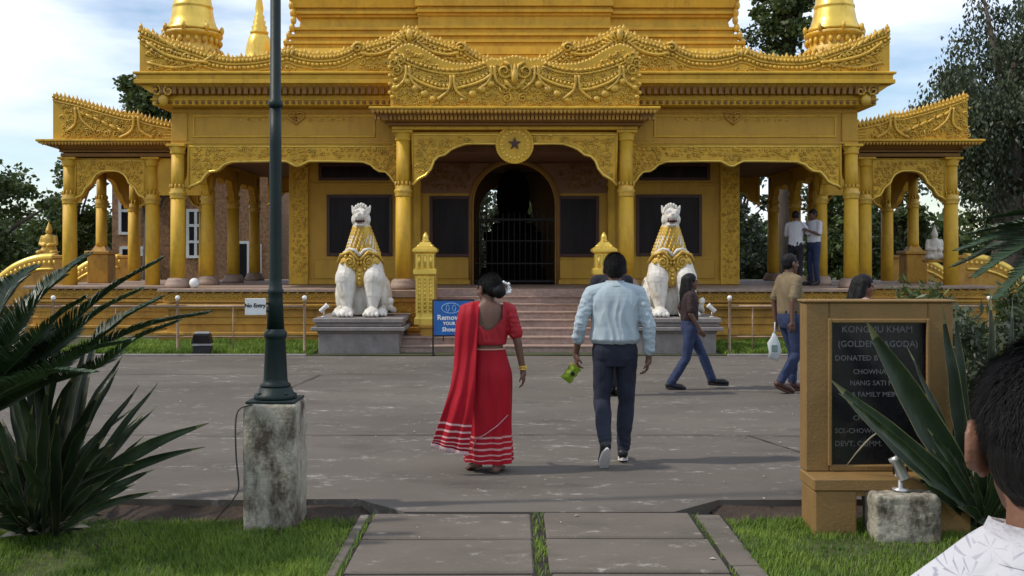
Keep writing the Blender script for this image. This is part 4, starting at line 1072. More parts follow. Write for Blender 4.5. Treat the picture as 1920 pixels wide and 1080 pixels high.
    if ht == 'short':
        hr.ell((0,-.020*hs,.040*hs), (.083*hs,.100*hs,.092*hs), 18, 14); hr.ell((0,-.045*hs,.0), (.076*hs,.070*hs,.075*hs), 14, 10)
    elif ht == 'bun':
        hr.ell((0,-.018*hs,.035*hs), (.083*hs,.102*hs,.092*hs), 18, 14); hr.ell((0,-.055*hs,0), (.072*hs,.062*hs,.07*hs), 12, 10); hr.ell((.012,-.108*hs,-.028*hs), (.058*hs,.046*hs,.056*hs), 12, 10)
    elif ht == 'long':
        hr.ell((0,-.018*hs,.035*hs), (.087*hs,.104*hs,.095*hs), 18, 14); hr.limb([((0,-.06*hs,.02), .085*hs), ((0,-.085*hs,-.14), .085*hs), ((0,-.10*hs,-.30), .06*hs), ((0,-.10*hs,-.40), .03)])
        for s in (-1, 1): hr.limb([((s*.05,-.03,.03), .05*hs), ((s*.07,-.04,-.10), .045*hs), ((s*.07,-.06,-.24), .03*hs)])
    hme = remesh(hr, min(vox, .008), 1, 'hair')
    cut(hme, lambda c: (c.y > .050*hs and c.z < .052*hs) or (ht == 'short' and c.z < -.03*hs and c.y > -.03*hs) or (ht == 'short' and c.z < -.062*hs))
    hme.transform(hm); displace(hme, lambda p, n: .0035*nz(Vector((p.x*60, p.y*60, p.z*14)))+.002)
    ho = mobj('hair', hme, fit.get('haircol', m_hair), o)
    eyes(hm, o, hs)
    o['hm'] = 0
    return o, hm, P, k

# the man in the pale blue shirt
D = 8.2
man, hm, P, k = person('man in pale blue shirt and navy trousers walking to the temple', (.835, 8.22, 0), 0, 1.70,
    dict(shL=(-.20,0,1.40), elL=(-.285,-.03,1.14), wrL=(-.315,.06,.90), shR=(.20,0,1.40), elR=(.27,-.05,1.13), wrR=(.275,-.02,.86),
         knL=(-.105,.03,.51), anL=(-.10,-.25,.19), toL=(-.11,-.165,.055), knR=(.10,.06,.50), anR=(.07,.05,.09), toR=(.09,.21,.035), hdL=(.05,.1,-1), pnL=(1,.2,0), pnR=(-1,.1,0), hdR=(-.15,0,-1), curl=.75, head=(0,.02,1.588)),
    dict(trousers=m_navy, shirt=m_shirtb, hem=.985, blouse=.030, sleeveL=.74, sleeveR=.86, belt=True, shoe=m_shoe, sole=m_sole, wr=.012, folds=.013, wide=1.08, hs=1.04), .0062)
man_h = (hm, k)
# snack packet in his left hand
pk = empty('snack_packet', (.835-.355, 8.22+.03, .725), .5, 'crumpled yellow and green snack packet held by the man in blue', 'packet')
def packet():
    mb = MB(); nx, nz_ = 10, 14; vs = []
    for s in (-1, 1):
        for j in range(nz_+1):
            for i in range(nx+1):
                u, v = i/nx*2-1, j/nz_*2-1
                t = .03*(1-abs(v)**2.5)*(1-u*u*.8)
                wv = 1+.12*abs(v)**3
                vs.append((u*.065*wv+.006*math.sin(v*9), s*t+.012*noise.noise(Vector((u*2, v*2, s))), v*.095))
    n1 = (nx+1)*(nz_+1)
    fs = [(o*n1+j*(nx+1)+i, o*n1+j*(nx+1)+i+1, o*n1+(j+1)*(nx+1)+i+1, o*n1+(j+1)*(nx+1)+i) for o in (0, 1) for j in range(nz_) for i in range(nx)]
    mb.add(vs, fs, True).xf(Matrix.Scale(.78, 4) @ Matrix.Rotation(R(35), 4, 'Y') @ Matrix.Rotation(R(15), 4, 'X')); return mb
packet().build('foil_pouch', m_packet, pk)
lb = MB().ell((.0,-.034,.0), (.03,.008,.022), 10, 6).xf(Matrix.Scale(.78, 4) @ Matrix.Rotation(R(35), 4, 'Y')); lb.build('printed_patch', m_black, pk)
m_or = M('orange_print', (.6,.16,.02), .4, .2, 8, 0, 1); MB().box(-.05,.05,-.02,.02,.07,.10,.004).xf(Matrix.Scale(.78, 4) @ Matrix.Rotation(R(35), 4, 'Y')).build('printed_band', m_or, pk)

# the woman in the red sari
def blouse_cut(me, k):
    cut(me, lambda c: c.y < 0 and c.z > (1.225+.9*abs(c.x)**1.6*4)*k and abs(c.x) < .125*k)
    cut(me, lambda c: c.z > 1.44*k and abs(c.x) < .13*k)
m_sari = sari_mat('red_sari', base=(.33,.005,.015), zs=[(.02,.010),(.06,.014),(.105,.014),(.15,.014),(.195,.014)])
m_pallu = sari_mat('red_sari_end', base=(.33,.005,.015), zs=[(.06,.035),(.18,.035),(.30,.035),(.42,.035),(.54,.035)], stripe=(.55,.33,.33))
m_blouse = M('crimson_blouse', (.33,.006,.015), .65, .15, 8, .2, 140)
woman, hm, P, k = person('woman in red striped sari with flowers in her hair, walking', (-.185, 7.92, 0), 0, 1.55,
    dict(shL=(-.185,0,1.40), elL=(-.245,.0,1.12), wrL=(-.235,.16,.93), shR=(.19,0,1.40), elR=(.255,-.02,1.12), wrR=(.30,-.01,.87), head=(0,.022,1.578), hyaw=.75, hpitch=-.12,
         anL=(-.09,-.06,.11), toL=(-.15,.03,.035), anR=(.07,-.10,.075), toR=(.10,.05,.03), hdR=(.1,.05,-1), pnR=(-1,.2,0)),
    dict(shirt=m_blouse, hem=1.10, sleeve=.36, collar=False, hair='bun', vneck=blouse_cut, wr=.006, wide=.97, skin=m_skin, hs=1.10), .007)
def sari():
    n = 64; rings = []; vs = []
    zs_ = [1.06,1.03,1.0,.95,.90,.84,.75,.65,.55,.45,.35,.25,.18,.12,.085]
    for z in zs_:
        t = (1.06-z)/.975
        rx = interp([(0,.148),(.1,.170),(.22,.206),(.4,.205),(.7,.197),(1.0,.206)], t); ry = interp([(0,.115),(.1,.125),(.22,.155),(.4,.155),(.7,.15),(1.0,.165)], t)
        for i in range(n):
            q = 2*math.pi*i/n
            f = .019*t*math.sin(q*9+2.5*nz(Vector((math.cos(q), math.sin(q), z*1.3)), 1.2))+.010*t*nz(Vector((math.cos(q)*2, math.sin(q)*2, z*2.2)))+.006*t*abs(math.sin(q*3+z*7))
            vs.append(((rx+f)*math.cos(q)*k, (ry+f)*math.sin(q)*k+.01, (z+.008*math.sin(q*2)*t)*k))
    m = len(zs_)
    fs = [(j*n+i, j*n+(i+1)%n, (j+1)*n+(i+1)%n, (j+1)*n+i) for j in range(m-1) for i in range(n)]
    mb = MB().add(vs, fs, True); me = mb.mesh('sari_skirt'); set_hem(me, lambda c: max(0, min(.99, (c.z-.085*k))))
    so_ = mobj('sari_skirt', me, m_sari, woman); sm_ = so_.modifiers.new('sub', 'SUBSURF'); sm_.levels = 2; sm_.render_levels = 2
    # the diagonal edge of the wrap
    ed = MB(); ed.tube([(.17*k,-.085,.50*k), (.08*k,-.155,.42*k), (-.03*k,-.17,.345*k), (-.10*k,-.15,.31*k), (-.135*k,-.13,.20*k)], .006, 5, flat=.6); ed.build('sari_edge', M('sari_edge_thread', (.42,.20,.20), .7, .2, 8, 0, 1), so_)
    wb = MB().loft([(0,.005,1.055*k,.149*k,.116*k),(0,.005,1.068*k,.148*k,.115*k)], 30); wb.build('waist_band', M('gold_thread', (.50,.22,.16), .6, .2, 8, 0, 1), so_)
    # the loose end: over the left shoulder and down the back to the left
    prof = [((-.085,.10,1.24),(-.20,.10,1.20)),((-.075,.075,1.38),(-.215,.07,1.36)),((-.07,.0,1.475),(-.235,-.01,1.44)),((-.075,-.085,1.40),(-.262,-.05,1.36)),((-.085,-.12,1.25),(-.285,-.06,1.22)),
            ((-.095,-.135,1.08),(-.29,-.07,1.05)),((-.10,-.17,.92),(-.30,-.09,.90)),((-.105,-.19,.75),(-.325,-.12,.74)),((-.12,-.20,.58),(-.365,-.15,.60)),((-.135,-.20,.43),(-.41,-.17,.46)),((-.15,-.20,.30),(-.455,-.18,.33)),((-.165,-.195,.20),(-.475,-.185,.275))]
    A = smooth3([Vector(a) for a, _ in prof], 5); B = smooth3([Vector(b) for _, b in prof], 5); w_ = 22; vs = []; hv = []
    L = len(A)
    for i, (a, b) in enumerate(zip(A, B)):
        t = i/(L-1)
        for j in range(w_+1):
            u = j/w_; p = a.lerp(b, u)*k
            bulge = .02*math.sin(u*math.pi)+.018*t*math.sin(u*15+2*math.sin(t*5))+.012*nz(Vector((u*3, t*5, 1)))
            p = p+Vector((0, -bulge if t > .2 else bulge*.4, bulge*.3 if t < .3 else 0)); vs.append(p); hv.append(max(0, (1-t)*3.2))
    fs = [(i*(w_+1)+j, i*(w_+1)+j+1, (i+1)*(w_+1)+j+1, (i+1)*(w_+1)+j) for i in range(L-1) for j in range(w_)]
    me = MB().add(vs, fs, True).mesh('sari_end'); a_ = me.attributes.new('hem', 'FLOAT', 'POINT'); a_.data.foreach_set('value', np.array(hv, dtype=np.float32))
    po_ = mobj('sari_end', me, m_pallu, so_); q = po_.modifiers.new('s', 'SOLIDIFY'); q.thickness = .003
    tz_ = MB()
    for j in range(0, 45): 
        p = vs[(L-1)*(w_+1)+j//2]; p2 = vs[(L-1)*(w_+1)+min(w_, j//2+1)]; p = p.lerp(p2, (j % 2)*.5); tz_.tube([p, p+Vector((-.006+.004*math.sin(j*3), .004*math.cos(j*2), -.035))], .003, 4)
    tz_.build('tassels', M('tassel_thread', (.60,.42,.42), .8, .1, 8, 0, 1), so_)
def smooth3(c, sub=5):
    P_ = [c[0]*2-c[1]]+c+[c[-1]*2-c[-2]]; out = []
    for i in range(1, len(P_)-2):
        for q in range(sub):
            t = q/sub; a, b, d, e = P_[i-1], P_[i], P_[i+1], P_[i+2]
            out.append(.5*((2*b)+(d-a)*t+(2*a-5*b+4*d-e)*t*t+(3*b-a-3*d+e)*t**3))
    return out+[P_[-2]]
sari()
fl = MB()
rnd = random.Random(8)
for q in range(26):
    t = q/25; a = -1.0+2.2*t
    fl.ell((.075*k*math.cos(a)+.02+rnd.uniform(-.008,.008), -.130*k+rnd.uniform(-.02,.015)-.03*math.cos(a), .06*k*math.sin(a)-.01+rnd.uniform(-.008,.008)), rnd.uniform(.007,.013), 6, 4)
fl.xf(hm); fl.build('hair_flowers', m_whitep, woman)
bg_ = MB()
w0 = Vector(P['wrR'])*k
for q in range(3):
    bg_.tube([w0+Vector((.030*math.cos(a), .030*math.sin(a), .012+.012*q)) for a in [i*2*math.pi/14 for i in range(15)]], .004, 5)
bg_.build('bangles', m_goldmet, woman)
sd_ = MB()
for s, a, t in ((-1, Vector((-.09,-.06,.11)), Vector((-.15,.03,.035))), (1, Vector((.07,-.10,.075)), Vector((.10,.05,.03)))):
    hl = a+(a-t)*.25; hl.z = max(.03, a.z-.055); sd_.tube([hl*k, (a.lerp(t, .5)+Vector((0,0,-.03)))*k, (t+Vector((0,0,-.022)))*k, (t+(t-a)*.45+Vector((0,0,.012)))*k], [.03,.034,.042,.03], 10, flat=.28)
sd_.build('sandals', m_boot, woman)

wom_h = (hm, k)
# the woman striding to the right in flared jeans
girl, hm, P, k = person('woman in dark top and flared jeans with long loose hair', (2.24, 12.8, 0), R(-90), 1.46,
    dict(shL=(-.17,0,1.40), shR=(.17,0,1.40), elL=(-.22,-.10,1.16), wrL=(-.22,.02,.93), elR=(.215,-.02,1.13), wrR=(.20,.12,.90), head=(0,.02,1.595),
         knL=(-.09,.20,.53), anL=(-.09,.36,.12), toL=(-.09,.53,.085), knR=(.09,-.06,.47), anR=(.09,-.30,.085), toR=(.09,-.14,.03)),
    dict(trousers=m_denim, shirt=m_maroonc, hem=1.02, sleeve=.40, collar=False, flare=.016, shoe=m_shoe, hair='long', wide=.92, wr=.008), .010)
# the officer in khaki
off, hm, P, k = person('man in khaki shirt and blue jeans carrying a white bag', (3.42, 12.5, 0), R(-72), 1.70,
    dict(knL=(-.09,.12,.50), anL=(-.09,.10,.09), toL=(-.09,.26,.035), knR=(.09,.05,.49), anR=(.09,-.20,.13), toR=(.09,-.06,.045), elL=(-.25,-.06,1.13), wrL=(-.25,-.03,.87), elR=(.25,-.12,1.15), wrR=(.25,-.12,.90)),
    dict(trousers=m_denim, shirt=m_khaki, hem=.97, sleeve=.42, belt=True, shoe=m_boot, sole=m_boot, wide=1.06), .010)
bgl = empty('plastic_bag', tuple(off.location+Matrix.Rotation(R(-72), 3, 'Z') @ Vector((.13,-.30,.42))), 0, 'white plastic bag hanging from the hand of the man in khaki', 'bag')
b_ = MB().loft([(0,0,.0,.05,.03),(0,0,.03,.085,.05),(.01,0,.12,.095,.055),(0,0,.24,.085,.05),(0.01,0,.33,.05,.035),(0,0,.38,.02,.02)], 18); me = b_.mesh('bag_body'); displace(me, lambda p, n: .035*nz(p, 11)); mobj('bag_body', me, m_bagw, bgl)
bgl.scale = (.8, .8, .85); MB().tube([(0,0,.35),(.01,0,.42),(.015,0,.54)], .01, 6).build('handle', m_bagw, bgl)
MB().box(-.05,.04,-.066,-.05,.12,.22,.004).build('printed_patch', M('green_grey_print', (.16,.24,.22), .6, .2, 20, 0, 1), bgl)
# the person in dark clothes, mostly behind the man in blue
dk, hm, P, k = person('person in dark clothes standing close behind the man in blue', (1.20, 12.2, 0), R(10), 1.69,
    dict(shL=(-.215,0,1.42), shR=(.215,0,1.42), knL=(-.05,.02,.49), anL=(-.05,-.02,.09), toL=(-.05,.14,.03), knR=(.07,.02,.49), anR=(.06,-.02,.09), toR=(.06,.14,.03), elL=(-.21,-.02,1.13), wrL=(-.16,.12,.95), elR=(.21,-.02,1.13), wrR=(.16,.12,.95)),
    dict(trousers=m_darkc, shirt=m_darkc, hem=.97, sleeve=.9, shoe=m_shoe, wide=1.2), .012)
# the woman whose head shows above the notice stone
wo, hm, P, k = person('woman in pink top passing behind the notice stone', (3.32, 9.6, 0), R(-95), 1.50, dict(hpitch=-.15),
    dict(trousers=m_denim, shirt=m_pinkc, hem=.9, sleeve=.4, collar=False, shoe=m_shoe, hair='long', wide=.95, skin=m_skin2), .010)
# the two men on the verandah
v1, hm, P, k = person('man in white shirt seen from behind on the verandah', (6.03, 21.55, 1.05), R(-35), 1.58,
    dict(elR=(.26,.16,1.18), wrR=(.18,.38,1.25), elL=(-.26,.12,1.15), wrL=(-.12,.34,1.22), hpitch=-.35), dict(trousers=m_darkc, shirt=m_shirtw, hem=.9, sleeve=.42, shoe=m_shoe), .012)
v2, hm, P, k = person('man in white shirt and blue jeans facing out on the verandah', (6.43, 21.6, 1.05), R(120), 1.62,
    dict(elR=(.26,.10,1.15), wrR=(.10,.28,1.24), elL=(-.26,.10,1.15), wrL=(-.10,.28,1.24), hpitch=-.3), dict(trousers=m_denim, shirt=m_shirtw, hem=.97, sleeve=.42, shoe=m_shoe), .012)

# the boy close to the camera, from behind
m_shirtp = M('white_printed_shirt', (.52,.51,.54), .85, .05, 5, .35, 24, bdist=.02)
def print_mat():
    m = m_shirtp; nt = m.node_tree; N = nt.nodes; b = N['Principled BSDF']; c0 = b.inputs['Base Color'].links[0].from_socket
    tc = N.new('ShaderNodeTexCoord'); v = N.new('ShaderNodeTexVoronoi'); v.feature = 'F1'; v.inputs['Scale'].default_value = 30; sock(nt, tc.outputs['Object'], v.inputs['Vector'])
    mp = N.new('ShaderNodeVectorMath'); mp.operation = 'SUBTRACT'; sock(nt, tc.outputs['Object'], mp.inputs[0]); sock(nt, v.outputs['Position'], mp.inputs[1])
    sx = N.new('ShaderNodeSeparateXYZ'); sock(nt, mp.outputs[0], sx.inputs[0])
    an = N.new('ShaderNodeMath'); an.operation = 'ARCTAN2'; sock(nt, sx.outputs[2], an.inputs[0]); sock(nt, sx.outputs[0], an.inputs[1])
    ml = N.new('ShaderNodeMath'); ml.operation = 'MULTIPLY'; ml.inputs[1].default_value = 7; sock(nt, an.outputs[0], ml.inputs[0])
    si = N.new('ShaderNodeMath'); si.operation = 'SINE'; sock(nt, ml.outputs[0], si.inputs[0])
    r1 = N.new('ShaderNodeValToRGB'); r1.color_ramp.elements[0].position = .70; r1.color_ramp.elements[1].position = .98; sock(nt, si.outputs[0], r1.inputs['Fac'])
    n = N.new('ShaderNodeTexNoise'); n.inputs['Scale'].default_value = 9; n.inputs['Detail'].default_value = 3; sock(nt, tc.outputs['Object'], n.inputs['Vector'])
    r2 = N.new('ShaderNodeValToRGB'); r2.color_ramp.elements[0].position = .40; r2.color_ramp.elements[1].position = .48; sock(nt, n.outputs['Fac'], r2.inputs['Fac'])
    mu = N.new('ShaderNodeMath'); mu.operation = 'MULTIPLY'; sock(nt, r1.outputs['Color'], mu.inputs[0]); sock(nt, r2.outputs['Color'], mu.inputs[1])
    mx = N.new('ShaderNodeMix'); mx.data_type = 'RGBA'; mx.inputs['B'].default_value = (.31,.30,.35,1); sock(nt, mu.outputs[0], mx.inputs['Factor']); sock(nt, c0, mx.inputs['A']); sock(nt, mx.outputs['Result'], b.inputs['Base Color'])
print_mat()
boy, hm, P, k = person('boy in white printed shirt with short black hair, seen from behind', (.624, 1.17, 0), R(-20), 1.578,
    dict(hyaw=0, head=(0,.02,1.588), shL=(-.166,0,1.345), shR=(.166,0,1.345)), dict(trousers=m_darkc, shirt=m_shirtp, hem=.9, sleeve=.4, shoe=m_shoe, skin=m_skin2, wr=.010, folds=.010, hs=1.03, wide=.80), .0042)
def hair_blades(boy, hm, k, sc_, n=26000, wb=.0009, bun=False):
    """short hair as thousands of thin curved blades over the scalp"""
    rnd = np.random.RandomState(3); hs = k*sc_
    u = rnd.rand(n)*2-1; ph = rnd.rand(n)*2*np.pi; s = np.sqrt(1-u*u)
    d = np.stack([s*np.cos(ph), s*np.sin(ph), u], 1)
    p = d*np.array([.083, .101, .094])*hs+np.array([0, -.020, .038])*hs
    ok = ~((p[:,1] > .045*hs) & (p[:,2] < .05*hs)) & ~((p[:,2] < -.025*hs) & (p[:,1] > -.03*hs)) & (p[:,2] > -.066*hs)
    p, d = p[ok], d[ok]; n = len(p)
    down = np.array([0, -.25, -1.0]); tdir = down-d*(d@down)[:,None]; tdir /= np.linalg.norm(tdir, axis=1)[:,None]+1e-6
    sw = np.cross(d, tdir); jit = rnd.randn(n,1)*.35
    dirv = tdir*.85+d*.45+sw*jit; dirv /= np.linalg.norm(dirv, axis=1)[:,None]
    L = (.014+.014*rnd.rand(n,1))*hs*(1+.5*(p[:,2:3] > .05)); w = wb
    a = p-sw*w; b = p+sw*w; c = p+dirv*L-d*L*.12
    v = np.stack([a, b, c], 1).reshape(-1, 3); f = np.arange(n*3).reshape(-1, 3)
    me = fast_mesh('hair_strands', v, f); me.transform(hm); mobj('hair_strands', me, m_hair, [c_ for c_ in boy.children if c_.name.startswith('hair')][0])
hair_blades(boy, hm, k, 1.02)
hair_blades(man, man_h[0], man_h[1], 1.04, 7000, .0022)
hair_blades(woman, wom_h[0], wom_h[1], 1.10, 6000, .0020)
# ------------------------------------------------------------------ lamp post, pedestal, notice board on the post
LZ = -.09      # the lawn lies a little below the plaza
lp = empty('lamp_pedestal', (-1.575, 6.75, LZ-.05), 0, 'stained concrete pedestal under the dark green lamp post', 'pedestal')
def rough_block(w, d, h, amp, seed, voxel=.018):
    b = MB().box(-w/2, w/2, -d/2, d/2, 0, h, .012); me = remesh(b, voxel, 1, 'block')
    displace(me, lambda p, n: amp*nz(p+Vector((seed, 0, 0)), 9)+amp*.6*nz(p+Vector((seed, 3, 0)), 26)); return me
mobj('pedestal_block', rough_block(.35, .35, .862, .006, 1), m_conc_ped, lp)
pole = empty('lamp_post', (-1.575, 6.75, .725), 0, 'tall dark green lamp post on a concrete pedestal', 'lamp post')
sq = MB().lathe([(.14,0),(.14,.035),(.115,.05),(.105,.085)], n=20)
for q in range(4): sq.lathe([(.016,.0),(.016,.05),(.01,.055)], (.12*math.cos(R(45+90*q)), .12*math.sin(R(45+90*q)), 0), 6, False)
sq.box(-.16,.16,-.16,.16,-.012,.008,.004); sq.build('base_flange', m_pole, pole)
MB().lathe([(.098,.085),(.100,.10),(.082,.115),(.078,.14),(.066,.40),(.070,.41),(.075,.42),(.075,.445),(.062,.46),(.060,.47)], n=24).build('lower_shaft', m_pole, pole)
up = MB().lathe([(.058,.47),(.048,.66),(.047,.70),(.052,.71),(.052,.73),(.044,.74),(.040,.80),(.039,1.70),(.038,1.94)], n=24)
up.lathe([(.037,1.94),(.048,1.95),(.048,1.985),(.036,1.995),(.033,3.4)], n=20); up.build('upper_shaft', m_pole, pole)
ln = MB().lathe([(.06,3.4),(.09,3.45),(.14,3.75),(.16,3.78),(.10,3.88),(.02,3.95)], n=12); ln.build('lantern', m_whitep, pole)
nb = empty('notice_board', (-1.685, 6.69, 1.345), R(8), 'small white notice with dark lettering fixed to the lamp post', 'sign')
MB().box(-.075,.06,-.006,.006,-.055,.055,.002).build('panel', m_whitep, nb)
t = text_mesh('No Entry', .036, bold=.0012); t.transform(Matrix.Translation((-.01,-.0075,.008)) @ Matrix.Rotation(R(90), 4, 'X')); mobj('lettering', t, m_black, nb)
MB().tube([(.055,.0,.02),(.12,.05,.02)], .008, 6).tube([(.055,0,-.03),(.12,.05,-.03)], .008, 6).build('bracket', m_iron, nb)
cb = MB(); pts = smooth3([Vector((x-.085, y-.02, z)) for x, y, z in ((-1.60,6.60,.72),(-1.70,6.60,.66),(-1.71,6.61,.40),(-1.695,6.62,.18),(-1.73,6.63,.10),(-1.80,6.70,.02),(-1.90,6.78,-.09))], 6)
cb.tube(pts, .0055, 6); tag(cb.build('power_cable', m_cable), 'thin dark power cable hanging down the left side of the concrete pedestal', 'cable')

# ------------------------------------------------------------------ the notice stone
ns = empty('notice_stone', (2.43, 6.62, LZ), 0, 'yellow framed black granite notice stone on two square legs', 'sign')
o_ = (2.43, 6.62, LZ)
MB().box(1.93,2.20,6.46,6.76,LZ-.06,.1795,.01).build('leg', m_signyel, ns, org=o_); MB().box(2.64,2.93,6.46,6.76,LZ-.06,.1795,.01).build('leg', m_signyel, ns, org=o_)
MB().box(1.92,2.94,6.45,6.77,.180,.262,.01).box(2.201,2.639,6.48,6.74,.145,.179).build('beam', m_signyel, ns, org=o_)
f = MB()
f.box(1.93,2.085,6.66,6.80,.263,1.372,.008); f.box(2.735,2.90,6.66,6.80,.263,1.372,.008); f.box(2.086,2.734,6.66,6.80,1.255,1.372,.008); f.box(2.086,2.734,6.66,6.80,.263,.305,.008)
f.box(1.915,2.915,6.645,6.815,1.374,1.392,.006)
for a in ((2.075,2.10,.30,1.27), (2.72,2.745,.30,1.27)): f.box(a[0],a[1],6.645,6.665,a[2],a[3],.006)
f.box(2.1005,2.7195,6.646,6.664,1.24,1.268,.006); f.build('frame', m_signyel, ns, org=o_)
plq = MB().box(2.087,2.733,6.69,6.78,.306,1.254).build('plaque', m_plaque, ns, org=o_)
lines = [('KONGMU KHAM', 2.41, 1.195, .062, 'CENTER'), ('(GOLDEN PAGODA)', 2.415, 1.098, .058, 'CENTER'), ('DONATED BY :-', 2.13, 1.005, .05, 'LEFT'), ('CHOWNA MEIN', 2.25, .915, .046, 'LEFT'), ('NANG SATI MEIN', 2.23, .84, .046, 'LEFT'),
         ('& FAMILY MEIN', 2.24, .765, .046, 'LEFT'), ('SRI', 2.25, .69, .046, 'LEFT'), ('CHOW', 2.25, .61, .046, 'LEFT'), ('SCI.-CHOWNA', 2.13, .525, .046, 'LEFT'), ('DEVT. COMM.', 2.13, .44, .05, 'LEFT')]
for tx_, x, z, s_, al in lines:
    t = text_mesh(tx_, s_, align=al, bold=.0006, extrude=.001); t.transform(Matrix.Translation((x-o_[0], 6.6885-o_[1], z-o_[2])) @ Matrix.Rotation(R(90), 4, 'X')); mobj('lettering', t, m_letter, plq)
# concrete block with a spot lamp aimed at the stone
cbk = empty('concrete_block', (2.47, 6.44, LZ-.03), R(-3), 'rough mouldy concrete block in front of the notice stone', 'block')
mobj('block_body', rough_block(.40, .32, .31, .012, 5, .014), m_conc_ped, cbk)
spt = empty('spot_lamp', (2.46, 6.42, .196), 0, 'silver spot lamp standing on the mouldy concrete block', 'lamp')
MB().lathe([(.05,0),(.05,.012),(.015,.016),(.013,.09)], n=14).box(-.035,.035,-.006,.006,.085,.10,.002).build('stand', m_silver, spt)
hd = MB().lathe([(.030,-.075),(.034,-.07),(.034,.045),(.040,.05),(.040,.075),(.030,.076),(.028,.06)], n=20); hd.xf(Matrix.Translation((-.005,0,.14)) @ Matrix.Rotation(R(-22), 4, 'Y') @ Matrix.Rotation(R(-12), 4, 'X')); hd.build('lamp_head', m_silver, spt)
br = MB().tube([(-.04,0,.10),(-.045,0,.15),(-.04,0,.16)], .006, 6).tube([(.04,0,.10),(.045,0,.14),(.04,0,.15)], .006, 6); br.build('yoke', m_iron, spt)

# ------------------------------------------------------------------ blue notice by the stairs
bs = empty('blue_sign', (-1.03, 17.1, 0), R(2), 'blue notice board with white lettering on black legs by the stairs', 'sign')
MB().box(-.285,.36,-.012,.012,.345,.925,.004).build('board', m_blue, bs)
fm = MB()
for x in (-.315, .365): fm.box(x, x+.026, -.016, .016, 0.0, .95, .003); fm.box(x-.01, x+.036, -.10, .10, -.005, .02, .003)
fm.box(-.288,.364,-.015,.015,.927,.95,.003); fm.box(-.288,.364,-.015,.015,.322,.344,.003); fm.tube([(-.13,0,.33),(-.13,.0,.24)], .010, 6); fm.build('stand', m_iron, bs)
for s_, z, sz in (('Remove', .64, .122), ('YOUR', .54, .075), ('Shoes', .44, .10)):
    t = text_mesh(s_, sz, bold=.003); t.transform(Matrix.Translation((-.03,-.0145,z)) @ Matrix.Rotation(R(90), 4, 'X')); mobj('lettering', t, m_whitep, bs)
em = MB(); n = 24
em.tube([(.0+.155*math.cos(i*2*math.pi/n), -.013, .80+.085*math.sin(i*2*math.pi/n)) for i in range(n+1)], .007, 5)
for q in (-1, 1): em.tube([(.0+q*.055+.045*math.cos(i*2*math.pi/12)*.6, -.013, .80+.055*math.sin(i*2*math.pi/12)) for i in range(13)], .006, 5)
em.build('emblem', M('pale_blue_print', (.25,.42,.62), .5, .1, 8, 0, 1), bs)

# ------------------------------------------------------------------ railings with ball finials, lamps on the far lawn
def railing(posts, thin, y, label, zb=-.02):
    r = empty('railing', (posts[0], y, 0), 0, label, 'railing', 'railings along the temple lawn')
    for x in posts:
        p = MB().lathe([(.04,zb),(.04,zb+.03),(.024,.03),(.024,.90),(.034,.91),(.034,.93)], (x-posts[0],0,0), 10).build('post', m_rail, r)
        MB().ell((x-posts[0],0,.965), .042, 12, 8).build('finial', m_whitep, p)
    for x in thin: MB().lathe([(.012,zb),(.012,.84)], (x-posts[0],0,0), 8).build('post', m_rail, r)
    for a, b in zip(posts[:-1], posts[1:]):
        for z, rr in ((.82,.022),(.30,.013)): MB().tube([(a-posts[0]+.02,0,z),(b-posts[0]-.02,0,z)], rr, 8).build('rail', m_rail, r)
ry = 17.35
X_ = lambda px: (px-960)*ry/F
railing([X_(-135), X_(100), X_(333), X_(571)], [X_(217), X_(437), X_(520)], ry, 'railing with white ball finials left of the left lion')
railing([X_(1368), X_(1611), X_(1855), X_(2095)], [X_(1411), X_(1735)], ry, 'railing with white ball finials right of the right lion')
fl_ = empty('flood_lamp', (-5.25, 17.2, 0), R(5), 'black flood lamp on a low stand on the far lawn', 'lamp')
MB().box(-.15,.15,-.10,.10,-.03,.16,.01).build('base_box', m_black, fl_); h = MB().prism([(-.17,.20),(.16,.20),(.12,.36),(-.13,.36)], -.11, .10); h.build('lamp_housing', m_black, fl_)
MB().box(-.13,.13,-.13,-.111,.22,.34,.004).build('lens', m_glass, fl_); MB().box(-.16,.16,-.03,.03,.162,.198).box(-.12,.12,-.06,.05,.363,.395,.004).build('bracket', m_silver, fl_)
for x, s, lb_ in ((-3.27, 1, 'small white spot lamp at the left lion pedestal edge'), (3.47, -1, 'small white spot lamp at the right lion pedestal edge')):
    e = empty('spot_lamp', (x, 17.6, .62), 0, lb_, 'lamp')
    MB().tube([(0,0,0),(0,0,.10)], .012, 8).lathe([(.05,0),(.05,.012)], n=12).build('stand', m_silver, e)
    hd = MB().lathe([(.034,-.08),(.038,-.075),(.038,.06),(.046,.07),(.046,.09),(.02,.091)], n=14).xf(Matrix.Translation((0,0,.15)) @ Matrix.Rotation(R(48*s), 4, 'Y')); hd.build('lamp_head', m_whitep, e)
# pale ball lamp lying on the platform floor
ball = MB().ell((0,0,.10), .10, 14, 10); bo = ball.build('globe_lamp', m_whitep, loc=(-6.22, 19.85, 1.05)); tag(bo, 'small white globe lamp standing on the platform edge', 'lamp')

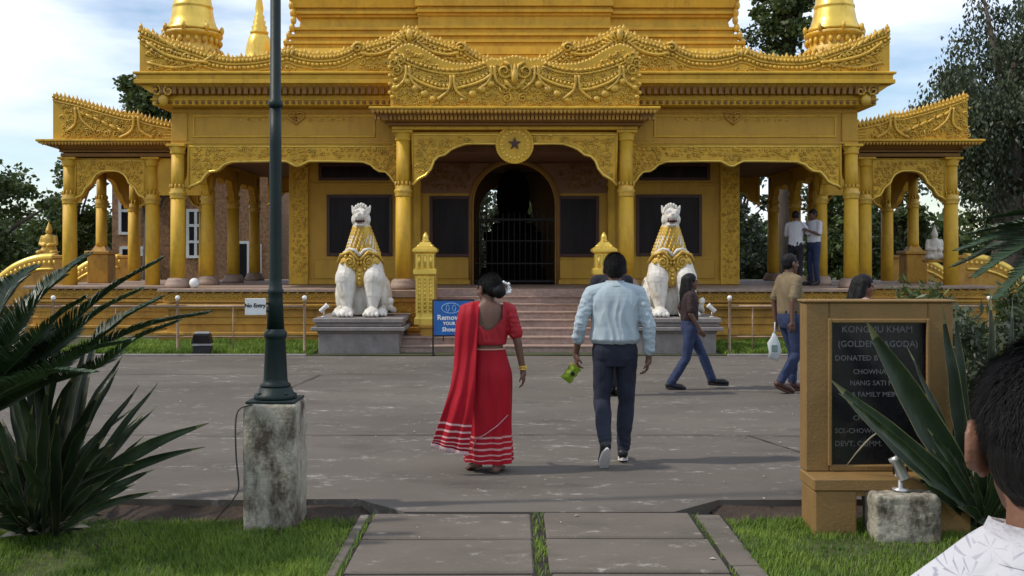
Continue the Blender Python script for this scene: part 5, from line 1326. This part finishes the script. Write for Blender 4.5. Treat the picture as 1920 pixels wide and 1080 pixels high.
# ------------------------------------------------------------------ far brick house behind the temple
hs = empty('brick_house', (-12, 38, -.2), 0, 'brown brick house with white windows seen behind the left arcade', 'house')
HO = (-12, 38, -.2)
MB().box(-15.0,-8.9,38,46,-.2,5.4).build('wall', m_bldg, hs, org=HO); MB().box(-15.3,-8.6,37.6,46.4,5.402,5.65,.02).build('roof', m_bldg, hs, org=HO)
def hwin(px0, px1, py0, py1, nx, nz_, door=False):
    a, b = at(px0, py0, 37.9), at(px1, py1, 37.9); f_ = MB(); t = .10
    x0, x1, z0, z1 = a.x, b.x, b.z, a.z
    f_.box(x0,x0+t,37.9,37.998,z0,z1); f_.box(x1-t,x1,37.9,37.998,z0,z1); f_.box(x0+t,x1-t,37.9,37.998,z1-t,z1); f_.box(x0+t,x1-t,37.9,37.998,z0,z0+t)
    for i in range(1, nx): x = x0+(x1-x0)*i/nx; f_.box(x-.05,x+.05,37.905,37.997,z0+t,z1-t)
    for i in range(1, nz_): z = z0+(z1-z0)*i/nz_; f_.box(x0+t,x1-t,37.91,37.996,z-.05,z+.05)
    w_ = f_.build('window', m_whitep, hs, org=HO); MB().box(x0+t,x1-t,37.96,37.99,z0+t,z1-t).build('pane', m_glass, w_, org=HO)
hwin(349, 384, 392, 484, 2, 3); hwin(443, 468, 452, 530, 1, 1); hwin(222, 246, 350, 440, 1, 2); hwin(224, 246, 462, 530, 1, 1); hwin(262, 276, 462, 480, 1, 1); hwin(470, 490, 458, 530, 1, 1)

# ------------------------------------------------------------------ trees
def tree(label, x, y, h, crown, n, leaf, mat, seed, trunk_r=.25, droop=0.0, clumps=40, clump_r=.9, group=None, base=0.0, fork=.35):
    """crown: list of (cx, cy, cz, rx, ry, rz) relative to the foot"""
    rnd = np.random.RandomState(seed); pr = random.Random(seed)
    r = empty('tree', (x, y, -.2), 0, label, 'tree', group)
    cs = []
    for i in range(clumps):
        c = crown[i % len(crown)]
        d = rnd.randn(3); d /= np.linalg.norm(d); q = rnd.rand()**.45
        cs.append(np.array(c[:3])+d*np.array(c[3:])*q)
    tb = MB(); top = Vector((rnd.randn()*.2, rnd.randn()*.2, h*.8))
    tp = [Vector((0,0,0)), Vector((.05*rnd.randn(), .05*rnd.randn(), h*.2)), Vector((top.x*.5, top.y*.5, h*.5)), top]
    tb.tube(tp, [trunk_r*1.25, trunk_r, trunk_r*.7, trunk_r*.25], 10)
    for i in range(0, clumps, max(1, clumps//14)):
        c = Vector(cs[i]); z = min(c.z*.8, h*.75)*(.6+.3*pr.random()); z = max(z, h*.2); p0 = Vector((top.x*z/h, top.y*z/h, z)); m_ = p0.lerp(c, .5)+Vector((0,0,.15))
        tb.tube([p0, m_, c], [trunk_r*.38, trunk_r*.22, trunk_r*.06], 6)
    tb.build('trunk', m_bark, r)
    per = n//clumps; V_ = []
    for c in cs:
        m_ = per; d = rnd.randn(m_, 3); d /= np.linalg.norm(d, axis=1)[:,None]; rad = clump_r*(.55+.6*rnd.rand())
        p = c+d*(rnd.rand(m_,1)**.5)*rad*np.array([1,1,.75])
        if droop: 
            k_ = rnd.rand(m_,1); p[:,2:3] -= droop*k_*k_
        V_.append(p)
    p = np.concatenate(V_); m_ = len(p)
    ax = rnd.randn(m_,3); ax[:,2] = ax[:,2]*.5-(.35+1.6*(droop > 0)); ax /= np.linalg.norm(ax, axis=1)[:,None]
    sd = np.cross(ax, rnd.randn(m_,3)); sd /= np.linalg.norm(sd, axis=1)[:,None]
    L = leaf*(.6+.8*rnd.rand(m_,1)); w = L*(.22 if droop else .36)
    v = np.stack([p, p+ax*L*.5+sd*w, p+ax*L, p+ax*L*.5-sd*w], 1).reshape(-1,3)
    me = fast_mesh('crown', v, np.arange(m_*4).reshape(-1,4)); mobj('crown', me, mat, r)
    return r
BG = 'trees standing behind the temple'
tree('big grey green drooping tree at the right behind the temple', 14.2, 29, 9.5, [(.9,0,6.6,3.3,3,3.7),(-.7,0,5.6,2.1,2,2.0),(3.4,0,3.0,2.4,2.4,2.6),(1.6,0,7,2.4,2.4,3.4)], 66000, .145, m_leafgrey, 1, .42, .8, 230, .72)
tree('tall dark tree behind the right front stupa', 8.9, 33, 13.5, [(0,0,9.6,1.25,1.5,2.6),(.2,0,12,1.6,1.6,2)], 16000, .16, m_leafdark, 2, .3, 0, 70, .62)
tree('dark broad tree behind the far left wing', -17.9, 34, 6.2, [(0,0,3.6,2.6,2.2,2.2),(-1,0,1.8,3,2,1.5)], 15000, .17, m_leafdark, 3, .3, 0, 75, .7)
tree('tall tree peeping over the left wing roof', -13.2, 37, 9, [(0,0,7.5,1.1,1.2,1.1),(.3,0,5.6,1.6,1.4,1.6)], 9000, .18, m_leafdark, 4, .25, 0, 45, .55)
tree('mid green low tree left of the far left wing', -21.5, 31, 4.2, [(0,0,2.2,2.8,2,1.8)], 10000, .16, m_leafmid, 5, .25, 0, 45, .7)
for i, (lb_, x, y, h, mt) in enumerate((('dark tree seen through the right arcade beside the sanctum wall',6.2,38,5.8,m_leafdark),('grey green tree seen through the right arcade behind the two men',8.9,40,6.6,m_leafgrey),('dark tree seen through the arch of the right wing',11.6,37,6.2,m_leafdark),
    ('dark tree just right of the right wing',14.6,38,6.6,m_leafdark),('mid green tree under the big drooping tree',17.8,36,6.0,m_leafmid),('dark tree at the right edge under the big drooping tree',21.5,38,7.0,m_leafdark),('dark tree seen between the lamp post and the sanctum wall',-6.3,39,6.0,m_leafdark),
    ('grey green tree seen left of the statue through the doorway',-1.2,36,6.0,m_leafgrey),('mid green tree seen behind the statue in the doorway',.9,40,6.4,m_leafmid),('dark tree behind the right sanctum wall',3.2,43,6.4,m_leafdark),('mid green tree beside the brick house',-18.2,42,6.5,m_leafmid),('dark tree at the far left edge behind the others',-25,40,7,m_leafdark))):
    tree(lb_, x, y, h, [(0,0,h*.55,1.7,1.5,h*.36),(.4,0,h*.3,1.9,1.5,h*.25)], 7000, .18, mt, 20+i, .2, 0, 40, .65, BG)
# far wood closing the view
def wood():
    rnd = np.random.RandomState(9); n = 42000; x = rnd.rand(n)*150-75; y = 62+rnd.rand(n)*6
    top = 3.6+1.3*np.sin(x*.35)+.9*np.sin(x*.9+1)+.6*np.sin(x*2.1)
    z = -.3+(top+.3)*rnd.rand(n)**.7; p = np.stack([x, y, z], 1)
    ax = rnd.randn(n,3); ax /= np.linalg.norm(ax, axis=1)[:,None]; sd = np.cross(ax, rnd.randn(n,3)); sd /= np.linalg.norm(sd, axis=1)[:,None]
    L = .5*(.6+.8*rnd.rand(n,1)); v = np.stack([p, p+ax*L*.5+sd*L*.4, p+ax*L, p+ax*L*.5-sd*L*.4], 1).reshape(-1,3)
    o = mobj('far_wood', fast_mesh('far_wood', v, np.arange(n*4).reshape(-1,4)), m_leafdark, kind='stuff'); tag(o, 'dark far wood closing the view behind the temple', 'wood')
wood()

# ------------------------------------------------------------------ sword-leaved plants and cycads
def sword_leaf(root, base, tip, width, sag=.12, mat=None, name='leaf', fold=.35):
    base = Vector(base); tip = Vector(tip); n = 12; d = tip-base; L = d.length
    side = d.cross(Vector((0,-1,.25))).normalized(); up = side.cross(d).normalized()
    if up.z < 0: up = -up
    w_in = .93; tw = random.Random(hash((round(tip.x,3), round(tip.z,3)))).uniform(-.5,.5); vs = []
    for i in range(n+1):
        t = i/n; c = base+d*t+Vector((0,0,1))*sag*L*math.sin(t*math.pi)*.8
        w = width*.5*(min(1, .45+1.6*t) if t < .45 else 1-((t-.45)/.55)**1.9); w = max(w, .002)
        s_ = (side*math.cos(tw*t)+up*math.sin(tw*t)); u_ = s_.cross(d).normalized()
        wv = 1+.05*math.sin(i*2.3+tip.x*9); c = c+up*.012*math.sin(i*1.7+tip.z*7)*t; vs += [c-s_*w*wv+u_*w*fold, c-s_*w*wv*w_in+u_*w*fold*.93, c-s_*w*.5+u_*w*fold*.3, c, c+s_*w*.5+u_*w*fold*.3, c+s_*w*w_in+u_*w*fold*.93, c+s_*w+u_*w*fold]
    fs = [(i*7+k, i*7+k+1, (i+1)*7+k+1, (i+1)*7+k) for i in range(n) for k in range(6)]
    o = MB().add(vs, fs, True).build(name, mat or m_sword, root, org=root.location)
    if mat is None:
        o.data.materials.append(m_margin); o.data.polygons.foreach_set('material_index', [1 if (q % 6 in (0, 5) or q >= (n-1)*6) else 0 for q in range(n*6)])
    return o
ag = empty('sword_leaf_plant', (-2.97, 6.42, LZ), 0, 'dark sword-leaved plant growing on the left lawn', 'plant')
rl_ = random.Random(21)
tips = [(392,793,6.15,.11),(383,838,6.3,.085),(297,921,6.1,.06),(262,722,6.5,.07),(246,768,6.6,.06),(268,818,6.4,.055),(224,690,6.6,.08),(238,660,6.8,.07),(165,640,6.7,.11),(120,612,6.6,.11),(70,640,6.4,.11),(20,690,6.3,.10),(-40,720,6.2,.10),(-60,800,6.1,.09),
        (-50,880,6.0,.08),(-20,940,6.0,.07),(-30,985,6.0,.07),(190,735,6.1,.10),(140,700,6.0,.12),(90,720,5.9,.12),(60,760,6.0,.10),(170,790,5.9,.10),(215,830,6.0,.08),(30,850,5.8,.09),(110,780,5.8,.11),(200,900,5.9,.08),(60,900,5.8,.08),(250,870,6.2,.07),(40,600,6.9,.10),(0,640,6.8,.10),(185,610,7.0,.09)]
for px, py, d, w in tips:
    t = at(px, py, d); b = Vector((-2.97+rl_.uniform(-.12,.12)+(t.x+2.97)*.08, 6.42+rl_.uniform(-.12,.12), LZ+rl_.uniform(.0,.10))); sword_leaf(ag, b, t, w*.8, rl_.uniform(.04,.14))
for i in range(44):
    a = rl_.uniform(0, 6.28); rr = rl_.uniform(.3,.80); t = Vector((-2.97+rr*math.cos(a), 6.42+rr*.8*math.sin(a), LZ+rl_.uniform(.25,.95)))
    sword_leaf(ag, (-2.97+.1*math.cos(a), 6.42+.1*math.sin(a), LZ+.03), t, rl_.uniform(.04,.075), .08)
for i in range(16):
    a = rl_.uniform(2.6, 6.8); rr = rl_.uniform(.25,.42); sword_leaf(ag, (-2.97, 6.42, LZ+.02), (-2.97+rr*math.cos(a), 6.42+rr*math.sin(a), LZ+rl_.uniform(.02,.15)), .045, .1, m_dry if i % 3 == 0 else None)
ag2 = empty('sword_leaf_plant', (3.02, 6.50, LZ), 0, 'broad sword-leaved plant leaning over the notice stone', 'plant')
tips = [(1622,600,6.34,.19),(1556,712,6.32,.17),(1575,738,6.15,.06),(1766,575,6.5,.10),(1790,572,6.55,.08),(1858,545,6.6,.07),(1930,600,6.5,.10),(1990,640,6.3,.12),(2040,760,6.2,.12),(1880,640,6.4,.10),(1945,700,6.0,.12),(1730,905,6.0,.05),(2050,900,6.1,.1),(1835,720,6.0,.09),(1900,560,6.8,.08),(1700,650,6.45,.06)]
for px, py, d, w in tips:
    t = at(px, py, d); sword_leaf(ag2, (3.02+rl_.uniform(-.08,.08), 6.50+rl_.uniform(-.08,.08), LZ+.05), t, w, rl_.uniform(-.02,.06))
dl = MB(); pts = smooth3([at(1588,872,6.60), at(1612,842,6.52), at(1640,815,6.48), at(1668,806,6.5)], 6); dl.tube(pts, [.004+.006*math.sin(math.pi*i/(len(pts)-1)) for i in range(len(pts))], 6, flat=.4); dl.build('dry_leaf', m_dry, ag2, org=ag2.location)
for i in range(22):
    a = rl_.uniform(0, 6.28); sword_leaf(ag2, (3.02, 6.5, LZ+.03), (3.02+.5*math.cos(a), 6.5+.45*math.sin(a), LZ+rl_.uniform(.1,.7)), .06, .08, m_dry if i == 4 else None)

def frond(root, pts, lf=.16, n=56, mat=None, wn=.010):
    P3 = smooth3([Vector(p) for p in pts], 8); m_ = len(P3); mb = MB()
    mb.tube(P3, [.010*(1-.75*i/(m_-1)) for i in range(m_)], 5)
    cum = [0.0]
    for a, b in zip(P3[:-1], P3[1:]): cum.append(cum[-1]+(b-a).length)
    for i in range(n):
        t = .10+.9*i/(n-1); s_ = cum[-1]*t; j = max(k for k in range(m_) if cum[k] <= s_+1e-9); j = min(j, m_-2)
        p = P3[j].lerp(P3[j+1], (s_-cum[j])/max(1e-6, cum[j+1]-cum[j])); d = (P3[j+1]-P3[j]).normalized()
        sd = d.cross(Vector((0,0,1))).normalized(); up = sd.cross(d); L = lf*(.35+.65*math.sin(min(1, .25+t*.9)*math.pi)**.6)*(1 if t < .9 else 1-(t-.9)*4)
        for q in (-1, 1):
            v = (d*.72+sd*q*.75+up*(.30+rl_.uniform(-.08,.08))).normalized(); e = p+v*L+Vector((0,0,-.10*L)); w = d*wn
            mb.add([p-w*.8, p+w*.8, p.lerp(e,.6)+w*.7+up*.01, e, p.lerp(e,.6)-w*.7+up*.01], [(0,1,2,3,4)])
    return mb.build('frond', mat or m_frond, root, org=root.location)
cy = empty('cycad', (-3.42, 6.3, LZ), 0, 'feathery cycad at the far left with long drooping fronds', 'plant')
MB().lathe([(.16,0),(.15,.3),(.13,.62),(.06,.72)], n=12).build('trunk', m_bark, cy)
C0 = Vector((-3.38, 6.3, .60))
for mid, tip in (((130,610,6.15),(303,487,6.3)),((185,650,5.95),(388,588,6.0)),((180,690,5.8),(330,605,5.8)),((60,580,6.3),(168,478,6.6)),((120,640,6.0),(262,545,6.1)),((10,560,6.5),(70,500,6.8)),((90,700,5.7),(245,640,5.6)),((-120,560,6.2),(-250,520,6.1)),((-140,700,5.7),(-300,760,5.4)),((150,665,6.2),(300,560,6.5)),((60,650,5.9),(160,560,5.9)),((40,720,5.6),(170,700,5.4)),((30,600,6.9),(120,520,7.2))):
    m_ = at(*mid); t = at(*tip); frond(cy, [C0, C0.lerp(m_, .5)+Vector((0,0,.05)), m_, m_.lerp(t, .5)+Vector((0,0,.035)), t], .24, 150, wn=.0075)
cy2 = empty('cycad', (5.05, 8.4, LZ), 0, 'feathery cycad at the far right edge behind the shrub', 'plant')
MB().lathe([(.17,0),(.16,.8),(.14,1.5),(.05,1.62)], n=12).build('trunk', m_bark, cy2)
C1 = Vector((5.05, 8.4, 1.45))
for mid, tip in (((1960,435,8.2),(1800,470,8.0)),((1960,450,8.0),(1830,520,7.8)),((1990,410,8.4),(1850,410,8.6)),((1980,470,7.8),(1870,560,7.6)),((2200,430,8.2),(2300,520,8.1)),((2050,380,8.7),(1960,350,9.0)),((2020,470,7.7),(1930,600,7.5)),((2160,400,8.6),(2260,380,8.9)),((1950,445,8.5),(1790,500,8.6)),((1975,425,8.1),(1815,440,8.2))):
    m_ = at(*mid); t = at(*tip); frond(cy2, [C1, C1.lerp(m_, .5)+Vector((0,0,.08)), m_, m_.lerp(t, .5)+Vector((0,0,.03)), t], .30, 130, wn=.009)
def shrub(label, x, y, rx, ry, h, n, leaf, mat, seed):
    rnd = np.random.RandomState(seed); r = empty('shrub', (x, y, LZ), 0, label, 'shrub'); st_ = MB(); pr = random.Random(seed); tipsl = []
    for i in range(34):
        a = pr.uniform(0, 6.28); q = pr.random()**.5; t = Vector((rx*q*math.cos(a), ry*q*math.sin(a), h*pr.uniform(.5,1.0))); st_.tube([(t.x*.15, t.y*.15, 0), t*.55+Vector((0,0,.1)), t], [.008,.006,.002], 5); tipsl.append(t)
    st_.build('stems', m_bark, r); P_l = []
    for t in tipsl:
        k_ = n//34; u = rnd.rand(k_,1)**.6; P_l.append(np.array(t)*(.35+.65*u)+rnd.randn(k_,3)*.05)
    p = np.concatenate(P_l); m_ = len(p); ax = rnd.randn(m_,3); ax[:,2] += .1; ax /= np.linalg.norm(ax, axis=1)[:,None]; sd = np.cross(ax, rnd.randn(m_,3)); sd /= np.linalg.norm(sd, axis=1)[:,None]
    L = leaf*(.6+.8*rnd.rand(m_,1)); v = np.stack([p, p+ax*L*.45+sd*L*.13, p+ax*L, p+ax*L*.45-sd*L*.13], 1).reshape(-1,3)
    mobj('foliage', fast_mesh('foliage', v, np.arange(m_*4).reshape(-1,4)), mat, r)
shrub('leafy shrub of narrow leaves behind the right sword-leaved plant', 3.62, 7.45, .85, .6, 1.35, 15000, .085, m_leafgrey, 31)
shrub('dark leafy shrub between the right cycad and the railing', 5.6, 11.5, 1.3, .9, 1.5, 9000, .11, m_leafdark, 32)

# ------------------------------------------------------------------ grass
def lawn_up(x, y):
    e = min(abs(x+.99), abs(x-1.36)); a = max(0, 1-e/.5)*max(0, min(1, (6.55-y)/.35)); return .075*a*a*(3-2*a)
def grass(name, rects, dens, hgt, wid, z0, seed, label, mask=None, rise=False):
    rnd = np.random.RandomState(seed); P_l = []
    for x0, x1, y0, y1 in rects:
        n = int((x1-x0)*(y1-y0)*dens); p = np.stack([x0+(x1-x0)*rnd.rand(n), y0+(y1-y0)*rnd.rand(n)], 1); P_l.append(p)
    p = np.concatenate(P_l); nzv = np.array([noise.noise(Vector((a*1.7, b*1.7, seed))) for a, b in p]); keep = rnd.rand(len(p)) < .66+.8*nzv
    if mask is not None: keep &= mask(p)
    p, nzv = p[keep], nzv[keep]; n = len(p); a = rnd.rand(n)*2*np.pi; h = hgt*(.45+.9*rnd.rand(n))*(1+.5*nzv); ln_ = .35+.6*rnd.rand(n)
    dx, dy = np.cos(a), np.sin(a); b = np.stack([p[:,0], p[:,1], z0+(np.array([lawn_up(q[0], q[1]) for q in p]) if rise else np.zeros(n))], 1); s_ = np.stack([-dy, dx, np.zeros(n)], 1)*wid*.5
    m_ = b+np.stack([dx*h*ln_*.35, dy*h*ln_*.35, h*.6], 1); t = b+np.stack([dx*h*ln_, dy*h*ln_, h], 1)
    v = np.concatenate([b-s_, b+s_, m_+s_*.8, m_-s_*.8, t]); i = np.arange(n)
    f = np.concatenate([np.stack([i, i+n, i+2*n], 1), np.stack([i, i+2*n, i+3*n], 1), np.stack([i+3*n, i+2*n, i+4*n], 1)])
    tag(mobj(name, fast_mesh(name, v, f), m_grass), label, 'grass', kind='stuff')
def lawn(name, x0, x1, y0, y1, z, seed):
    nx, ny = 90, 50; vs = [(x0+(x1-x0)*i/nx, y0+(y1-y0)*j/ny, z+lawn_up(x0+(x1-x0)*i/nx, y0+(y1-y0)*j/ny)+.012*noise.noise(Vector((i*.7, j*.7, seed)))) for j in range(ny+1) for i in range(nx+1)]
    MB().add(vs, [(j*(nx+1)+i, j*(nx+1)+i+1, (j+1)*(nx+1)+i+1, (j+1)*(nx+1)+i) for j in range(ny) for i in range(nx)], True).build(name, m_earth, kind='structure')
lawn('lawn', -9, -.99, .5, 6.80, LZ-.01, 1); lawn('lawn', 1.36, 9, .5, 6.80, LZ-.01, 2)
grass('grass', [(-4.6,-.97,3.6,6.78),(1.34,4.6,3.6,6.78)], 9500, .040, .0055, LZ-.012, 5, 'short green grass of the near lawns', lambda p: ~((np.abs(p[:,0]+1.575) < .18) & (np.abs(p[:,1]-6.75) < .18)), True)
grass('grass', [(.128,.20,.5,6.62),(-.928,-.90,.5,6.6),(1.165,1.195,.5,6.6)], 12000, .040, .006, -.016, 6, 'grass growing in the joints of the paved path', lambda p: np.random.RandomState(2).rand(len(p)) < np.where(np.abs(p[:,0]-.165) < .06, .55+.45*np.sin(p[:,1]*5.3+1), .30))
MB().add([(-16,17.05,.012),(16,17.05,.012),(16,21.5,.012),(-16,21.5,.012)], [(0,1,2,3)]).build('lawn', m_earth, kind='structure')
grass('grass', [(-8,-3.4,17.12,19.5),(3.6,8.6,17.12,19.5)], 3300, .085, .016, .012, 7, 'bright grass strip in front of the temple platform')
MB().box(-16,-3.45,16.98,17.06,-.02,.035,.01).build('kerb', m_ped, kind='structure'); MB().box(3.62,16,16.98,17.06,-.02,.035,.01).build('kerb', m_ped, kind='structure')
# a few stray leaves and grit on the paving
lt = MB(); rr_ = random.Random(77)
for i in range(130):
    x, y = rr_.uniform(-4,4), rr_.uniform(5.2,16); s_ = rr_.uniform(.008,.022); a = rr_.uniform(0,6.28)
    if y < 6.7 and not (-.9 < x < 1.15): continue
    z = .012; c_, n_ = math.cos(a)*s_, math.sin(a)*s_
    lt.add([(x-c_, y-n_, z), (x+n_*.5, y-c_*.5, z+.006), (x+c_, y+n_, z), (x-n_*.5, y+c_*.5, z+.004)], [(0,1,2,3)])
ck = MB()
for pts_ in ([(1.9,12.45),(3,12.5),(5,12.42),(9,12.5)], [(-6,9.5),(-2,9.46),(.5,9.5),(3,9.44),(7,9.5)], [(-9,14.3),(-4,14.34),(2,14.28),(8,14.33)], [(2.9,7.1),(2.6,8.2),(2.2,9.45)], [(-2.6,9.5),(-2.4,11),(-2.8,12.6),(-2.7,14.3)]):
    c_ = smooth_curve(pts_, 14); vs = []
    for i, (x, y) in enumerate(c_):
        j_ = .02*noise.noise(Vector((x*2.5, y*2.5, 3))); w_ = .010*(.5+abs(noise.noise(Vector((x*4, y*4, 9))))*1.6)
        dx, dy = (1, 0) if abs(pts_[-1][1]-pts_[0][1]) > abs(pts_[-1][0]-pts_[0][0]) else (0, 1)
        z_ = .0095
        vs += [(x+dx*(j_-w_), y+dy*(j_-w_), z_), (x+dx*(j_+w_), y+dy*(j_+w_), z_)]
    ck.add(vs, [(2*i, 2*i+1, 2*i+3, 2*i+2) for i in range(len(c_)-1)])
tag(ck.build('cracks', m_soil, kind='stuff'), 'thin dirty joints and cracks across the plaza', 'cracks')
tag(lt.build('leaf_litter', m_dry, kind='stuff'), 'scattered dry leaf scraps and grit on the plaza', 'litter')
